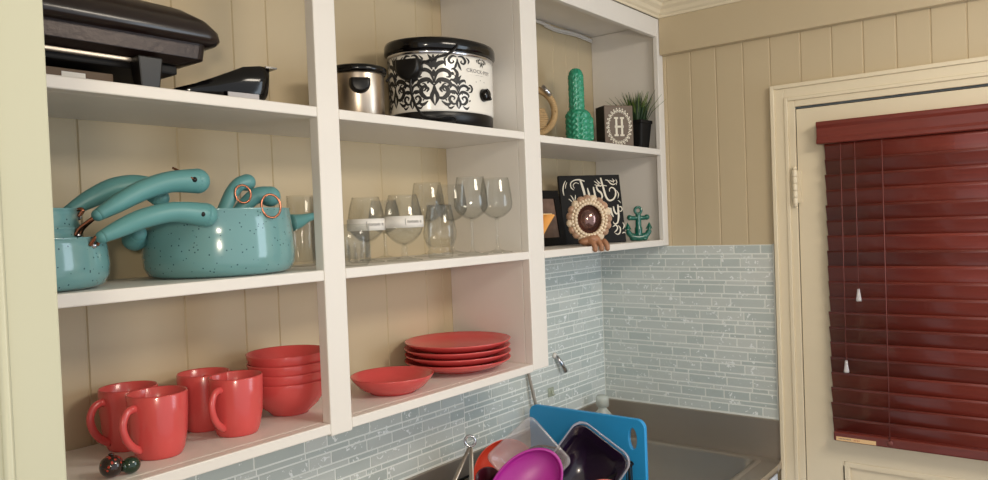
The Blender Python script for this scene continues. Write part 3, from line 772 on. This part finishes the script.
stemware('wine_glass', 'white-banded clear goblet with printed bracket, second from the left post', (xat(405, .085), .085, ZS), .172, .052, .008, .038, .70, .42, (.086, .116))
stemware('wine_glass', 'clear stemmed glass behind and between the two white-banded goblets', (xat(386, .24), .24, ZS), .165, .045, .005, .07, .75, .4)
wb = stemware('wine_glass', 'tall clear wine glass standing behind the squat stemless glass, left one', (xat(430, .19), .19, ZS), .214, .049, .004, .098, .80, .36)
dup(wb, (xat(453, .235), .235, ZS), 'tall clear wine glass at the back, between stemless glass and front pair')
wr = stemware('wine_glass', 'tall clear wine glass at the front, left of the pair by the divider', (xat(473, .07), .07, ZS), .224, .049, .004, .100, .80, .36)
dup(wr, (xat(498, .076), .076, ZS), 'rightmost tall clear wine glass in front of the white divider')
stemless = [(0, 0), (.032, 0), (.034, .003), (.0345, .018), (.030, .026), (.038, .036), (.0455, .055), (.046, .072), (.041, .100), (.034, .135), (.0335, .145), (.0322, .145), (.0328, .135), (.0395, .100), (.0445, .072), (.044, .056), (.036, .040), (.026, .030), (0, .028)]
glass_obj('stemless_glass', 'squat round stemless clear glass with thick base in the middle bay', 'glass', stemless, (xat(441, .075), .075, ZS))

# ================================================================== RED DISHES
def mug(label, x, y, rz, group='coral red mugs on the bottom shelf'):
    o = thing('mug', label, 'mug', (x, y, ZB+.0003), rz, group)
    H = .124
    pr = [(0, .003), (.034, .003), (.036, 0), (.041, 0), (.043, .003), (.047, .012), (.053, .045), (.0555, .085), (.0562, H-.002), (.0548, H+.001), (.0530, H-.001), (.0522, .085), (.0495, .045), (.043, .013), (0, .008)]
    MB().lathe(pr, 56).build('mug_body', RED, o)
    hp = smooth([(.046, 0, .098), (.060, 0, .104), (.076, 0, .098), (.085, 0, .078), (.080, 0, .054), (.066, 0, .034), (.046, 0, .020)], 6)
    MB().tube(hp, .0062, 12, flat=1.25).build('handle', RED, o)
    return o
m0 = mug('coral red mug at the front, far left of the bottom shelf', xat(160, .120, ZB), .120, math.radians(197))
def rmug(label, x, y, rz): return dup(m0, (x, y, ZB+.0003), label, rz)
rmug('coral red mug behind the front left mug, its handle out to the left', xat(131, .228, ZB), .228, math.radians(190))
rmug('coral red mug at the back beside the bowls, handle hidden', xat(206, .225, ZB), .225, math.radians(55))
rmug('coral red mug at the front right of the four mugs, beside the bowls', xat(238, .125, ZB), .125, math.radians(203))
xb = xat(290, .175, ZB)
bp_ = [(0, .003), (.036, .003), (.038, 0), (.044, 0), (.046, .004), (.068, .022), (.086, .050), (.094, .078), (.0935, .081), (.091, .080), (.083, .051), (.064, .025), (.040, .010), (0, .008)]
zq = ZB+.0003
for i, lb in enumerate(('lowest coral red bowl of the stack beside the left post', 'second lowest coral red bowl in the stack of four', 'second highest coral red bowl in the stack of four', 'topmost coral red bowl of the stack beside the left post')):
    if i == 0: b0 = tag(MB().lathe(bp_, 64).build('bowl', RED), lb, 'bowl', (xb, .175, zq), 0, 'coral red bowls in one stack')
    else: dup(b0, (xb+random.uniform(-.001, .001), (.175+random.uniform(-.001, .001)), zq+i*.0215), lb)
pp = [(0, .003), (.070, .003), (.072, 0), (.080, 0), (.082, .004), (.110, .009), (.138, .018), (.156, .030), (.1585, .034), (.1555, .0345), (.136, .0225), (.108, .0135), (.075, .0085), (0, .008)]
xp = -1.1265
for i, lb in enumerate(('lowest coral red dinner plate of the stack by the divider', 'second lowest coral red dinner plate in the stack of four', 'second highest coral red dinner plate in the stack of four', 'topmost coral red dinner plate of the stack by the divider')):
    if i == 0: p0 = tag(MB().lathe(pp, 80).build('dinner_plate', RED), lb, 'plate', (xp, .159, zq), 0, 'coral red dinner plates in one stack')
    else: dup(p0, (xp+random.uniform(-.001, .002), .159, zq+i*.0185), lb)
sp_ = [(0, .003), (.050, .003), (.052, 0), (.060, 0), (.062, .004), (.084, .014), (.099, .030), (.108, .043), (.1085, .046), (.106, .0455), (.096, .033), (.081, .0185), (.058, .0095), (0, .008)]
tag(MB().lathe(sp_, 72).build('shallow_bowl', RED), 'single shallow coral red bowl plate left of the dinner plate stack', 'plate', (xat(393, .115, ZB), .115, zq))
# small dark trinkets in front of the mugs
tb = MB().ball((0, 0, .020), (.0205, .020, .020), n=24, m_=14).lathe([(0, .040), (.004, .040), (.005, .042), (.003, .0435), (0, .0435)], 12)
tag(tb.build('glass_bauble', TRINK), 'small dark round bauble with red flecks in front of the left mugs', 'ornament', (xat(112, .062, ZB), .062, ZB))
tb = MB().ball((0, 0, .0155), (.017, .013, .0155), n=24, m_=14).lathe([(0, -.004), (.007, -.004), (.009, .0), (.006, .004), (0, .004)], 14, M=Matrix.Translation((-.014, 0, .0155)) @ Matrix.Rotation(PI/2, 4, 'Y'))
tag(tb.build('glass_bauble', GREENB), 'small dark green bauble touching the red-flecked one', 'ornament', (xat(131, .054, ZB), .052, ZB))

# ================================================================== RIGHT BAY, UPPER SHELF
ZU = .3566
# rope wreath on a black block
xr = xat(533, .20, .47)
rw = thing('rope_wreath_stand', 'jute rope ring on a black stand, half hidden by the middle post', 'decoration', (xr, .20, ZU))
R_ = .080; ax = Vector((.78, -.62, 0))
rp = MB()
for k in range(3):
    pts = []
    for i in range(264):
        a = 2*PI*i/264; rad_ = ax*math.cos(a)+Vector((0, 0, math.sin(a))); nb = Vector((-.62, -.78, 0)); ph = a*24+k*2*PI/3
        pts.append(tuple(rad_*R_+Vector((0, 0, .118))+(rad_*math.cos(ph)+nb*math.sin(ph))*.0065))
    rp.tube(pts, .0065, 7, closed=True)
rp.build('rope_ring', ROPE, rw)
rp = MB()
for i in range(9):
    rp.tube([tuple(ax*x+Vector((0, 0, .062+i*.008))) for x in (-.055+.003*abs(i-4), 0, .055-.003*abs(i-4))], .0045, 8)
rp.build('rope_weave', ROPE, rw)
MB().box((-.075, -.035, 0), (.075, .035, .030), M=Matrix.Rotation(-.3, 4, 'Z')).build('base', DULLB, rw, bevel=.003)
MB().tube([tuple(ax*.030+Vector((-.01, -.014, .205))), tuple(ax*.062+Vector((-.01, -.014, .172)))], .008, 10).build('metal_clip', CHROME, rw)
# cactus with raised braid
cc_ = thing('ceramic_cactus', 'jade green ceramic cactus figure with raised braided texture', 'ornament', (xat(579, .165, .4), .165, ZU))
def braided(mb, cx, cz0, cz1, rx, ry, cy=0, nr=10):
    H = cz1-cz0; N1, N2 = 60, 44; vs = []; fs = []
    for i in range(N2+1):
        t = i/N2; z = cz0+H*t
        e = min(1, t/.10)**.5 if t < .10 else (max(0, 1-((t-.80)/.20)**2.2)**.5 if t > .80 else 1)
        for j in range(N1):
            a = 2*PI*j/N1; ncol = 8; u_ = (j/N1*ncol) % 1; tri = abs(u_-.5)*2
            d = 1+.10*math.sin((t*H/.021+tri*1.2)*2*PI)-.12*(tri > .86)
            vs.append((cx+rx*e*d*math.cos(a), cy+ry*e*d*math.sin(a), z))
    for i in range(N2):
        for j in range(N1):
            k = (j+1) % N1; fs.append((i*N1+j, i*N1+k, (i+1)*N1+k, (i+1)*N1+j))
    fs.append(tuple(range(N1-1, -1, -1))); fs.append(tuple(N2*N1+j for j in range(N1)))
    mb.add(vs, fs, 0, True)
b = MB(); braided(b, -.002, 0, .148, .050, .042); b.build('trunk', CACTM, cc_)
b = MB(); braided(b, .027, .02, .125, .026, .03, -.012); b.build('arm', CACTM, cc_)
b = MB(); braided(b, -.008, .10, .298, .030, .026); b.build('arm', CACTM, cc_)
# H block
hb_ = thing('monogram_block', 'square grey-brown wooden block with white letter H in a wreath', 'sign', (xat(619, .075, .45), .075, ZU), math.radians(-34))
bw, bh, bd = .060, .163, .075
MB().box((-bw, 0, 0), (bw, bd, bh)).build('block', [WOOD], hb_, bevel=.002)
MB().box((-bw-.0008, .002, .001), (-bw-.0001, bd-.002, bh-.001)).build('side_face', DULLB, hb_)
lt = MB(); fh = lambda x, y: (x*bw*.98, -.0012, .082+y*.078)
for sx_ in (-1, 1):
    ribbon(lt, [(sx_*.20, -.42), (sx_*.20, .42)], .15, fh, 1)
    ribbon(lt, [(sx_*.36, .42), (sx_*.06, .42)], .09, fh, 1); ribbon(lt, [(sx_*.36, -.42), (sx_*.06, -.42)], .09, fh, 1)
    ribbon(lt, [(sx_*.32, 0), (sx_*.20, 0)], .12, fh, 1)
ribbon(lt, [(-.2, 0), (.2, 0)], .10, fh, 1)
lt.build('letter', CREAM, hb_)
lt = MB()
for i in range(26):
    a = 2*PI*i/26; ca, sa = math.cos(a), math.sin(a)
    pt = lambda r, d: (r*math.cos(a+d), r*math.sin(a+d))
    ribbon(lt, [pt(.70, -.08), pt(.80, -.04), pt(.78, .06), pt(.68, .05)], [.03, .06, .06, .03], fh, 3)
    ribbon(lt, [pt(.86, .0), pt(.90, .06), pt(.82, .11)], [.02, .06, .02], fh, 3)
lt.build('wreath', CREAM, hb_)
# potted grass
pg = thing('potted_grass', 'artificial spiky green grass in a small black tapered pot', 'plant', (-.077, .085, ZU))
pg.scale = (1.12,)*3
def sq(h, z): return [(x, y, z) for x, y in rrect(-h, h, -h, h, .008, 3)]
b = MB(); loft(b, [sq(.031, 0), sq(.040, .092), sq(.043, .094), sq(.043, .104), sq(.037, .104), sq(.036, .090)], close_first=True, sm=False); b.build('pot', DULLB, pg, bevel=.001)
gm = MB()
for i in range(150):
    a = random.uniform(0, 2*PI); r0 = random.uniform(0, .030); ln_ = random.uniform(.07, .125); le = random.uniform(.05, .65)*(r0/.030+.3)
    if math.cos(a) > .2: le *= .35
    base = Vector((r0*math.cos(a), r0*math.sin(a), .088)); d = Vector((math.cos(a)*le, math.sin(a)*le, 1)).normalized(); side = Vector((-math.sin(a), math.cos(a), 0))
    tip = base+d*ln_+Vector((math.cos(a), math.sin(a), 0))*ln_*le*.35; mid = base+d*ln_*.55
    w0 = .0032; nn = d.cross(side)*.0007
    gm.add([base-side*w0, base+side*w0, mid+side*w0*.8, mid-side*w0*.8], [(0, 1, 2, 3)], 0)
    gm.add([mid-side*w0*.8, mid+side*w0*.8, tip], [(0, 1, 2)], 1 if random.random() < .6 else 0)
o = gm.build('grass_blades', [GRASS, GRASST], pg); sol = o.modifiers.new('s', 'SOLIDIFY'); sol.thickness = .0006

# ================================================================== RIGHT BAY, LOWER SHELF
ZL = -.0012
sgn = thing('chalk_sign', 'square black board with white hand-lettered words leaning at the back', 'sign', (xat(595, .13, .12), .13, ZL+.0015), rot=(math.radians(-10), 0, math.radians(-36)))
SW, SH = .250, .262
MB().box((-SW/2, 0, 0), (SW/2, .014, SH)).build('board', CHALK, sgn, bevel=.0015)
le = MB(); fs_ = lambda zx, zy: (((zx+30)/4.10-50)/100*SW*.98, -.0011, (455-zy)/417*SH)
def st_(pts, wd, n=5): ribbon(le, pts, [q_*.84 for q_ in wd] if isinstance(wd, list) else wd, fs_, n)
st_([(62, 128), (44, 112), (46, 84), (72, 68), (108, 66), (140, 76)], [4, 8, 8, 8, 10, 6])
st_([(66, 118), (60, 98), (78, 84), (100, 90)], [3, 5, 5, 3])
st_([(112, 70), (122, 110), (130, 150), (132, 190), (118, 215), (96, 212)], [14, 18, 18, 14, 10, 5])
st_([(155, 118), (160, 150), (168, 178), (184, 184), (198, 170)], [8, 15, 15, 10, 6]); st_([(196, 112), (200, 150), (206, 186)], [10, 15, 10])
st_([(246, 112), (232, 100), (218, 112), (226, 134), (244, 150), (250, 172), (236, 192), (218, 184)], [5, 9, 12, 15, 15, 13, 9, 6])
st_([(252, 56), (258, 90), (266, 130), (276, 175), (296, 198), (326, 190), (345, 160), (342, 130), (322, 118), (306, 128), (304, 144)], [12, 14, 16, 15, 13, 11, 12, 10, 8, 7, 5])
st_([(206, 98), (232, 106), (262, 104), (290, 108)], [4, 8, 8, 4]); st_([(222, 66), (236, 84), (250, 92)], [3, 8, 3]); st_([(205, 76), (222, 88), (240, 96)], [3, 6, 3])
st_([(282, 70), (300, 74), (316, 92), (336, 100), (356, 92)], [3, 8, 9, 8, 3]); st_([(310, 72), (330, 80), (352, 76)], [3, 7, 3]); st_([(332, 62), (340, 74), (336, 92)], [3, 6, 3]); st_([(356, 66), (362, 84), (356, 104)], [3, 6, 3])
st_([(352, 136), (364, 160), (356, 188)], [3, 8, 3]); st_([(355, 200), (366, 206), (372, 218)], [3, 6, 2])
st_([(12, 70), (-4, 96), (-12, 130), (-8, 160)], [4, 8, 9, 4]); st_([(20, 80), (10, 98), (6, 118)], [3, 5, 3])
st_([(36, 160), (48, 178), (52, 198)], [3, 8, 3]); st_([(68, 158), (66, 176), (58, 196)], [3, 8, 3]); st_([(20, 182), (34, 192), (46, 208)], [3, 7, 3])
for i in range(12):
    a = 2*PI*i/12; b2 = 2*PI*(i+1)/12
    st_([(253+11*math.cos(a), 217+12*math.sin(a)), (253+11*math.cos(b2), 217+12*math.sin(b2))], 5, 1)
st_([(296, 250), (278, 244), (266, 262), (270, 292), (286, 300), (298, 284)], [7, 10, 14, 14, 9, 5]); st_([(300, 244), (302, 275), (312, 300)], [10, 14, 7])
st_([(320, 236), (322, 262), (334, 282), (348, 274)], [9, 14, 12, 6]); st_([(352, 226), (350, 260), (348, 300), (336, 336), (316, 344), (306, 330)], [10, 15, 15, 11, 8, 5]); st_([(352, 240), (372, 240), (378, 256), (366, 268), (354, 262)], [6, 8, 8, 6, 4])
st_([(222, 250), (226, 290), (230, 330)], [10, 15, 8]); st_([(230, 262), (248, 250), (254, 272), (240, 288)], [6, 11, 11, 5])
st_([(300, 360), (322, 352), (332, 368), (322, 384), (306, 396)], [4, 9, 9, 9, 4]); st_([(336, 354), (350, 370), (346, 396), (330, 408), (312, 402)], [4, 9, 10, 8, 4])
st_([(372, 336), (380, 356), (368, 378)], [3, 9, 3]); st_([(360, 404), (372, 398), (386, 402)], [3, 7, 3]); st_([(40, 330), (52, 360), (70, 384)], [3, 8, 3]); st_([(30, 420), (60, 405), (96, 412)], [3, 8, 3])
le.build('lettering', CREAM, sgn)
# picture frame behind
pf = thing('picture_frame', 'black picture frame leaning at the back, left of the lettered board', 'picture frame', (-.550, .205, ZL+.001), rot=(math.radians(-9), 0, math.radians(-4)))
f_ = MB(); w2, h2, t2 = .105, .205, .030
for a in ((-w2, 0, w2, t2), (-w2, h2-t2, w2, h2), (-w2, t2, -w2+t2, h2-t2), (w2-t2, t2, w2, h2-t2)): f_.box((a[0], 0, a[1]), (a[2], .016, a[3]))
f_.build('frame', CHALK, pf, bevel=.002)
MB().box((-w2+t2, .006, t2), (w2-t2, .012, h2-t2)).build('print', PHOTO, pf)
# orange fan shell
sf = thing('fan_shell', 'orange ribbed fan shell beside the middle post, in front of the black frame', 'shell', (xat(541, .06, 0), .075, ZL))
sh_ = MB(); n = 36; vs = []
for i in range(n+1):
    a = -.02+PI*.54*i/n*1.0
    rr = .10
    for t_ in (0, .35, .7, 1):
        ridge = 1+.06*((i % 2)*2-1)*t_
        x = math.sin((i/n-.5)*1.9)*.070*t_*ridge; y = -math.cos((i/n-.5)*1.9)*.045*t_*ridge; z = .012+.100*t_**.9
        vs.append((x, y, z))
fs = [(i*4+k, (i+1)*4+k, (i+1)*4+k+1, i*4+k+1) for i in range(n) for k in range(3)]
sh_.add(vs, fs, 0, False); o = None
sh_.mi = [(k // 3) % 2 for k in range(len(sh_.f))]
o = sh_.build('shell', [ORANGE, CREAMO], sf); q = o.modifiers.new('s', 'SOLIDIFY'); q.thickness = .004
tp = MB(); rimp = [(math.sin((i/n-.5)*1.9)*.068, -math.cos((i/n-.5)*1.9)*.043) for i in range(n+1)]
tp.prism(rimp, .1105, .1145); tp.build('rim', CREAMO, sf)
MB().ball((0, -.004, .010), (.022, .016, .010)).build('foot', CLAY, sf)
# shell mirror
smr = thing('shell_mirror', 'small oval mirror ringed with tan shells on a brown lumpy base at shelf edge', 'mirror', (xat(589, .032, .08), .032, ZL), math.radians(-50))
MB().lathe([(0, 0), (.040, 0), (.040, .004), (0, .004)], 40, sx=.98, sy=1.25, M=Matrix.Translation((0, 0, .092)) @ Matrix.Rotation(PI/2, 4, 'X')).build('mirror_glass', MIRR, smr)
b = MB(); b.tube([(.056*math.cos(a), .004, .092+.062*math.sin(a)) for a in [2*PI*i/40 for i in range(40)]], .016, 10, closed=True); b.build('ring', CLAY, smr)
b = MB()
for i in range(19):
    a = 2*PI*i/19; M_ = Matrix.Translation((.066*math.cos(a), -.004, .092+.071*math.sin(a))) @ Matrix.Rotation(-a, 4, 'Y')
    vs = []; N1 = 14
    for k in range(N1):      # ribbed cockle
        t_ = -1.1+2.2*k/(N1-1); rr = .0165*(1+.10*(k % 2))
        for dz, w_ in ((0, 1), (-.006, .9), (-.010, .55)): vs.append((rr*math.cos(t_)*w_*1.15-.006, dz, rr*math.sin(t_)*w_))
    b.add(vs, [(k*3+q, (k+1)*3+q, (k+1)*3+q+1, k*3+q+1) for k in range(N1-1) for q in range(2)], 0, True, M_)
    b.ball((0, -.002, 0), (.014, .008, .013), n=10, m_=6, M=M_)
    if i % 3 == 1: b.mi[-60-26:] = [1]*86
b.build('outer_shells', [SHELLA, SHELLB], smr)
b = MB()
for i in range(30):
    a = 2*PI*i/30; b.ball((.0475*math.cos(a), -.014, .092+.055*math.sin(a)), (.0068, .006, .0068), n=10, m_=6)
for i in range(34):
    a = 2*PI*(i+.5)/34; b.ball((.0585*math.cos(a), -.0125, .092+.0655*math.sin(a)), (.006, .005, .006), n=8, m_=6)
b.build('inner_shells', SHELLB, smr)
Mb = Matrix.Rotation(math.radians(44), 4, 'Z')
b = MB(); b.ball((.008, 0, .016), (.060, .030, .018), n=24, m_=12, M=Mb); b.ball((0.012, -.010, .022), (.036, .024, .020), n=20, m_=12, M=Mb)
for dx in (-.026, .010, .044): b.tube(smooth([(dx, -.010, .018), (dx, -.030, .012), (dx, -.041, -.002), (dx, -.042, -.012)], 4), [.010]*5+[.0095]*5+[.0085]*3, 10, M=Mb); b.ball((dx, -.042, -.012), .0088, M=Mb)
b.build('base', CLAY, smr)
# anchor
an = thing('anchor_figurine', 'glossy emerald green ceramic anchor standing at the right end of the lower shelf', 'ornament', (xat(638.5, .06, .05), .06, ZL), math.radians(-48))
b = MB(); b.tube([(.013*math.cos(a), 0, .119+.013*math.sin(a)) for a in [2*PI*i/24 for i in range(24)]], .0055, 10, closed=True); b.build('ring', ANCH, an)
b = MB(); b.tube(smooth([(0, 0, .105), (0, 0, .075), (0, 0, .05), (0, 0, .020)], 4), [.011]*4+[.012]*4+[.015]*4+[.018], 14); 
b.tube([(-.034, 0, .092), (-.026, 0, .090), (0, 0, .089), (.026, 0, .090), (.034, 0, .092)], [.011, .0085, .009, .0085, .011], 12); b.ball((-.034, 0, .092), .011); b.ball((.034, 0, .092), .011)
b.build('shank', ANCH, an)
b = MB(); b.tube(smooth([(-.043, 0, .056), (-.040, 0, .034), (-.024, 0, .018), (0, 0, .013), (.024, 0, .018), (.040, 0, .034), (.043, 0, .056)], 5), [.0065]*4+[.011]*5+[.014]*13+[.011]*5+[.0065]*4, 12)
for s_ in (-1, 1): b.add([(s_*.043, 0, .074), (s_*.056, 0, .046), (s_*.043, -.008, .050), (s_*.028, 0, .046), (s_*.043, .008, .050)], [(0, 1, 2), (0, 2, 3), (0, 3, 4), (0, 4, 1), (1, 4, 3, 2)])
b.ball((-.022, 0, .008), (.014, .014, .008)); b.ball((.022, 0, .008), (.014, .014, .008))
b.build('arms', ANCH, an)

# ================================================================== ON THE TILED WALL
wy = D-.0065
tag(MB().tube([(-.578, wy-.010, -.37), (-.5785, wy-.010, -.46), (-.548, wy-.030, -.640), (-.54, wy-.045, -.80)], .006, 10).build('steel_rod', STEEL),
    'thin grey metal rod leaning on the tiles beneath the middle post', 'rod')
rh = thing('towel_hook', 'small chrome wall hook on the tiles right of the middle post', 'hook', (-.372, wy, -.46))
MB().lathe([(0, 0), (.012, 0), (.010, .008), (0, .008)], 16, M=Matrix.Translation((-.016, 0, .028)) @ Matrix.Rotation(PI/2, 4, 'X')).build('mount', WHITE, rh)
MB().tube([(-.016, -.010, .026), (.004, -.020, -.006), (.020, -.026, -.038)], [.007, .009, .0095], 12).build('arm', CHROME, rh)
pl = thing('adhesive_hook', 'translucent square stick-on hook on the tiles above the blue board', 'hook', (-.4225, wy, -.567))
MB().box((-.019, -.004, -.018), (.019, 0, .018)).build('plate', thin('clear_hook_plastic', (196, 204, 184), .45, .1, .8), pl, bevel=.002)
MB().tube([(0, -.004, .008), (0, -.012, -.004), (0, -.014, -.010), (0, -.020, -.006)], .0035, 8).build('arm', MATS['clear_hook_plastic'], pl)
bo = thing('soap_bottle', 'milky clear plastic bottle in the counter corner behind the blue board', 'bottle', (xat(603, .23, -.72), .23, ZC+.0003))
MB().lathe([(0, 0), (.034, 0), (.037, .004), (.037, .10), (.034, .125), (.018, .145), (.017, .156), (0, .156)], 32).build('bottle_body', BOTW, bo)
MB().lathe([(0, .156), (.026, .156), (.026, .192), (.022, .198), (0, .198)], 24).build('cap', BOTW, bo)

# ================================================================== DISHES DRYING BY THE SINK
rk = thing('dish_rack', 'black wire dish rack under the drying dishes on the steel counter', 'dish rack', (-.96, .02, ZC+.0005))
b = MB(); x0, x1, y0, y1 = -.42, .34, -.17, .215
for z in (.012, .11):
    b.tube([(x, y, z) for x, y in rrect(x0, x1, y0, y1, .03, 4)], .004, 8, closed=True)
b.build('rack_rim', DULLB, rk)
for x, y in ((x0+.01, y0+.02), (x1-.01, y0+.02), (x0+.01, y1-.02), (x1-.01, y1-.02)): MB().tube([(x, y, 0), (x, y, .11)], .005, 8).build('leg', DULLB, rk)
b = MB()
for i in range(21):
    x = x0+.03+i*.035; b.tube([(x, y0, .012), (x, y1, .012)], .0022, 6)
    b.tube([(x, y0, .012), (x, y0, .11)], .0022, 6); b.tube([(x, y1, .012), (x, y1, .11)], .0022, 6)
b.build('wires', DULLB, rk)
cbd = thing('cutting_board', 'upright bright blue plastic cutting board at the right end of the drying dishes', 'cutting board', (-.598, .052, ZC+.004))
def bm_board():
    outer = rrect(-.228, .228, 0, .243, .028, 7); bm = bmesh.new()
    hole = [(-.185+.017*math.cos(t)+.010*math.sin(t)*0, .178+.038*math.sin(t)) for t in [2*PI*i/20 for i in range(20)]]
    cu = bpy.data.curves.new('b', 'CURVE'); cu.dimensions = '2D'; cu.fill_mode = 'BOTH'; cu.extrude = .0065*S; cu.bevel_depth = .002*S; cu.bevel_resolution = 1
    for loop in (outer, hole):
        s_ = cu.splines.new('POLY'); s_.points.add(len(loop)-1); s_.use_cyclic_u = True
        for p, (x, y) in zip(s_.points, loop): p.co = (x*S, y*S, 0, 1)
    ob = bpy.data.objects.new('b', cu); COL.objects.link(ob); bpy.context.view_layer.update()
    me = bpy.data.meshes.new_from_object(ob.evaluated_get(bpy.context.evaluated_depsgraph_get())); bpy.data.objects.remove(ob)
    R_ = Matrix(((0, 0, 1, 0), (1, 0, 0, 0), (0, 1, 0, 0), (0, 0, 0, 1))); me.transform(R_); me.materials.clear(); me.materials.append(BLUE)
    return me
o = bpy.data.objects.new('board', bm_board()); COL.objects.link(o); o.parent = cbd
# tub with dark purple inside, tipped toward the room
def frame(right_ang, tilt_cam=0.0):
    """axes of something whose open side looks back at the room: x along the rim, y up the rim, z out of the mouth"""
    d = -_f; d = (d + Vector((0, 0, .35+tilt_cam))).normalized()
    up = (Vector((0, 0, 1))-d*d.z).normalized(); rt = up.cross(d).normalized()
    ca, sa = math.cos(right_ang), math.sin(right_ang)
    X = rt*ca+up*sa; Y = up*ca-rt*sa
    return Matrix((X, Y, d)).transposed().to_4x4()
def place(o, loc, Rm): o.matrix_world = Matrix.Translation(Vector(loc)*S) @ Rm
def tub(w_, h_, dep, r, tk=.004, tap=.85, flange=.0):
    mb = MB(); L = []
    def rl(k, z, o=0): return [(x, y, z) for x, y in rrect(-w_*k-o, w_*k+o, -h_*k-o, h_*k+o, r, 6)]
    L = [rl(tap, -dep), rl(1, -.004), rl(1, 0, flange), rl(1, .003, flange), rl(1, .003, -tk), rl(tap, -dep+tk, -tk)]
    loft(mb, L, close_first=True); return mb
t1 = thing('food_tub', 'dark purple plastic tub leaning on the blue board, its mouth facing the room', 'container')
place(t1, P(583, 471, 1, -.085), frame(math.radians(-40)))
tub(.101, .116, .072, .035).build('tub_body', PURPLEB, t1)
q = MB(); loft(q, [[(x, y, z) for x, y in rrect(-a, a, -b_, b_, .04, 6)] for a, b_, z in ((.101, .120, .0035), (.106, .125, .0035), (.107, .126, .009), (.103, .122, .009), (.101, .120, .0035))], close_last=False)
q.build('rim', RIMP, t1)
b = MB(); ribbon(b, [(-.070, .095), (-.02, .118), (.045, .110), (.088, .075)], [.002, .012, .014, .003], lambda x, y: (x, y, -.028)); 
t2 = thing('food_tub', 'clear frosted plastic tub left of the dark tub, below the rod', 'container')
place(t2, P(529, 459, 1, -.03), frame(math.radians(-50)))
tub(.085, .085, .07, .02, .003, .8, .006).build('tub_body', FROST, t2)
t3 = thing('food_tub', 'pinkish clear ribbed plastic tub at the bottom, under the magenta bowl', 'container')
place(t3, P(548, 514, 1, -.16), frame(math.radians(-38)))
tub(.083, .083, .06, .012, .003, .8, .004).build('tub_body', FROST2, t3)
def bowl_prof(r, d, tk=.003): 
    o_ = [(r*math.sin(a), -d*math.cos(a)) for a in [PI/2*i/10 for i in range(11)]]
    return o_+[(r-tk, 0)]+[((r-tk)*math.sin(a), -(d-tk)*math.cos(a)) for a in [PI/2*(10-i)/10 for i in range(11)]]
mg = thing('plastic_bowl', 'magenta oval plastic bowl leaning amid the drying dishes', 'bowl')
place(mg, P(525, 487, 1, -.13), frame(math.radians(42), .1))
MB().lathe(bowl_prof(.118, .035), 48, sx=1, sy=.66).build('bowl_body', MAGENTA, mg)
MB().lathe([(.112, 0), (.121, .002), (.121, .005), (.113, .004)], 48, sx=1, sy=.66, closed=True).build('rim', MAGENTA, mg)
ob_ = thing('plastic_bowl', 'orange-red plastic bowl on edge behind the clear tub', 'bowl')
place(ob_, P(504, 470, 1, .09), frame(math.radians(40), -.1))
MB().lathe(bowl_prof(.100, .05), 48, sx=1, sy=.85).build('bowl_body', OREDP, ob_)
pk = thing('plastic_bowl', 'small dark maroon cup beneath the orange-red bowl', 'cup')
place(pk, P(488, 479, 1, .0), frame(math.radians(30), .5))
MB().lathe([(0, -.08), (.026, -.08), (.036, 0), (.033, 0), (.024, -.077), (0, -.077)], 32).build('cup_body', mat('maroon_plastic', (66, 16, 30), .25), pk)
cl = thing('saucer', 'small coral pink saucer showing below the dark tub', 'saucer')
place(cl, P(606, 506, 1, -.20), frame(0, .5))
MB().lathe([(0, 0), (.070, 0), (.078, .004), (.078, .009), (.068, .005), (0, .004)], 40).build('disc', mat('coral_plastic', (232, 128, 116), .35), cl)
# tongs
tg = thing('kitchen_tongs', 'steel kitchen tongs with ring end standing left of the drying dishes', 'tongs', tuple(P(470, 441, 1, -.02)))
b = MB(); a1 = _r2*1.0; nn = 28
b.tube([tuple(_r2*math.cos(t)*.014+Vector((0, 0, 1))*math.sin(t)*.014) for t in [2*PI*i/nn for i in range(nn)]], .0035, 8, closed=True); b.build('ring', CHROME, tg)
Tg = P(470, 441, 1, -.02)
for (u, v_), (u2, v2), r_a in (((469, 448), (447, 497), .0065), ((471, 446), (472, 500), .0075)):
    pA = P(u, v_, 1, -.02)-Tg; pB = P(u2, v2, 1, -.03)-Tg
    e_ = pA+(pB-pA)*2.15
    MB().tube([tuple(pA), tuple(pA*.5+pB*.5), tuple(pB), tuple(e_)], [r_a*.8, r_a, r_a, r_a*1.3], 10, flat=.45).build('arm', STEEL, tg)
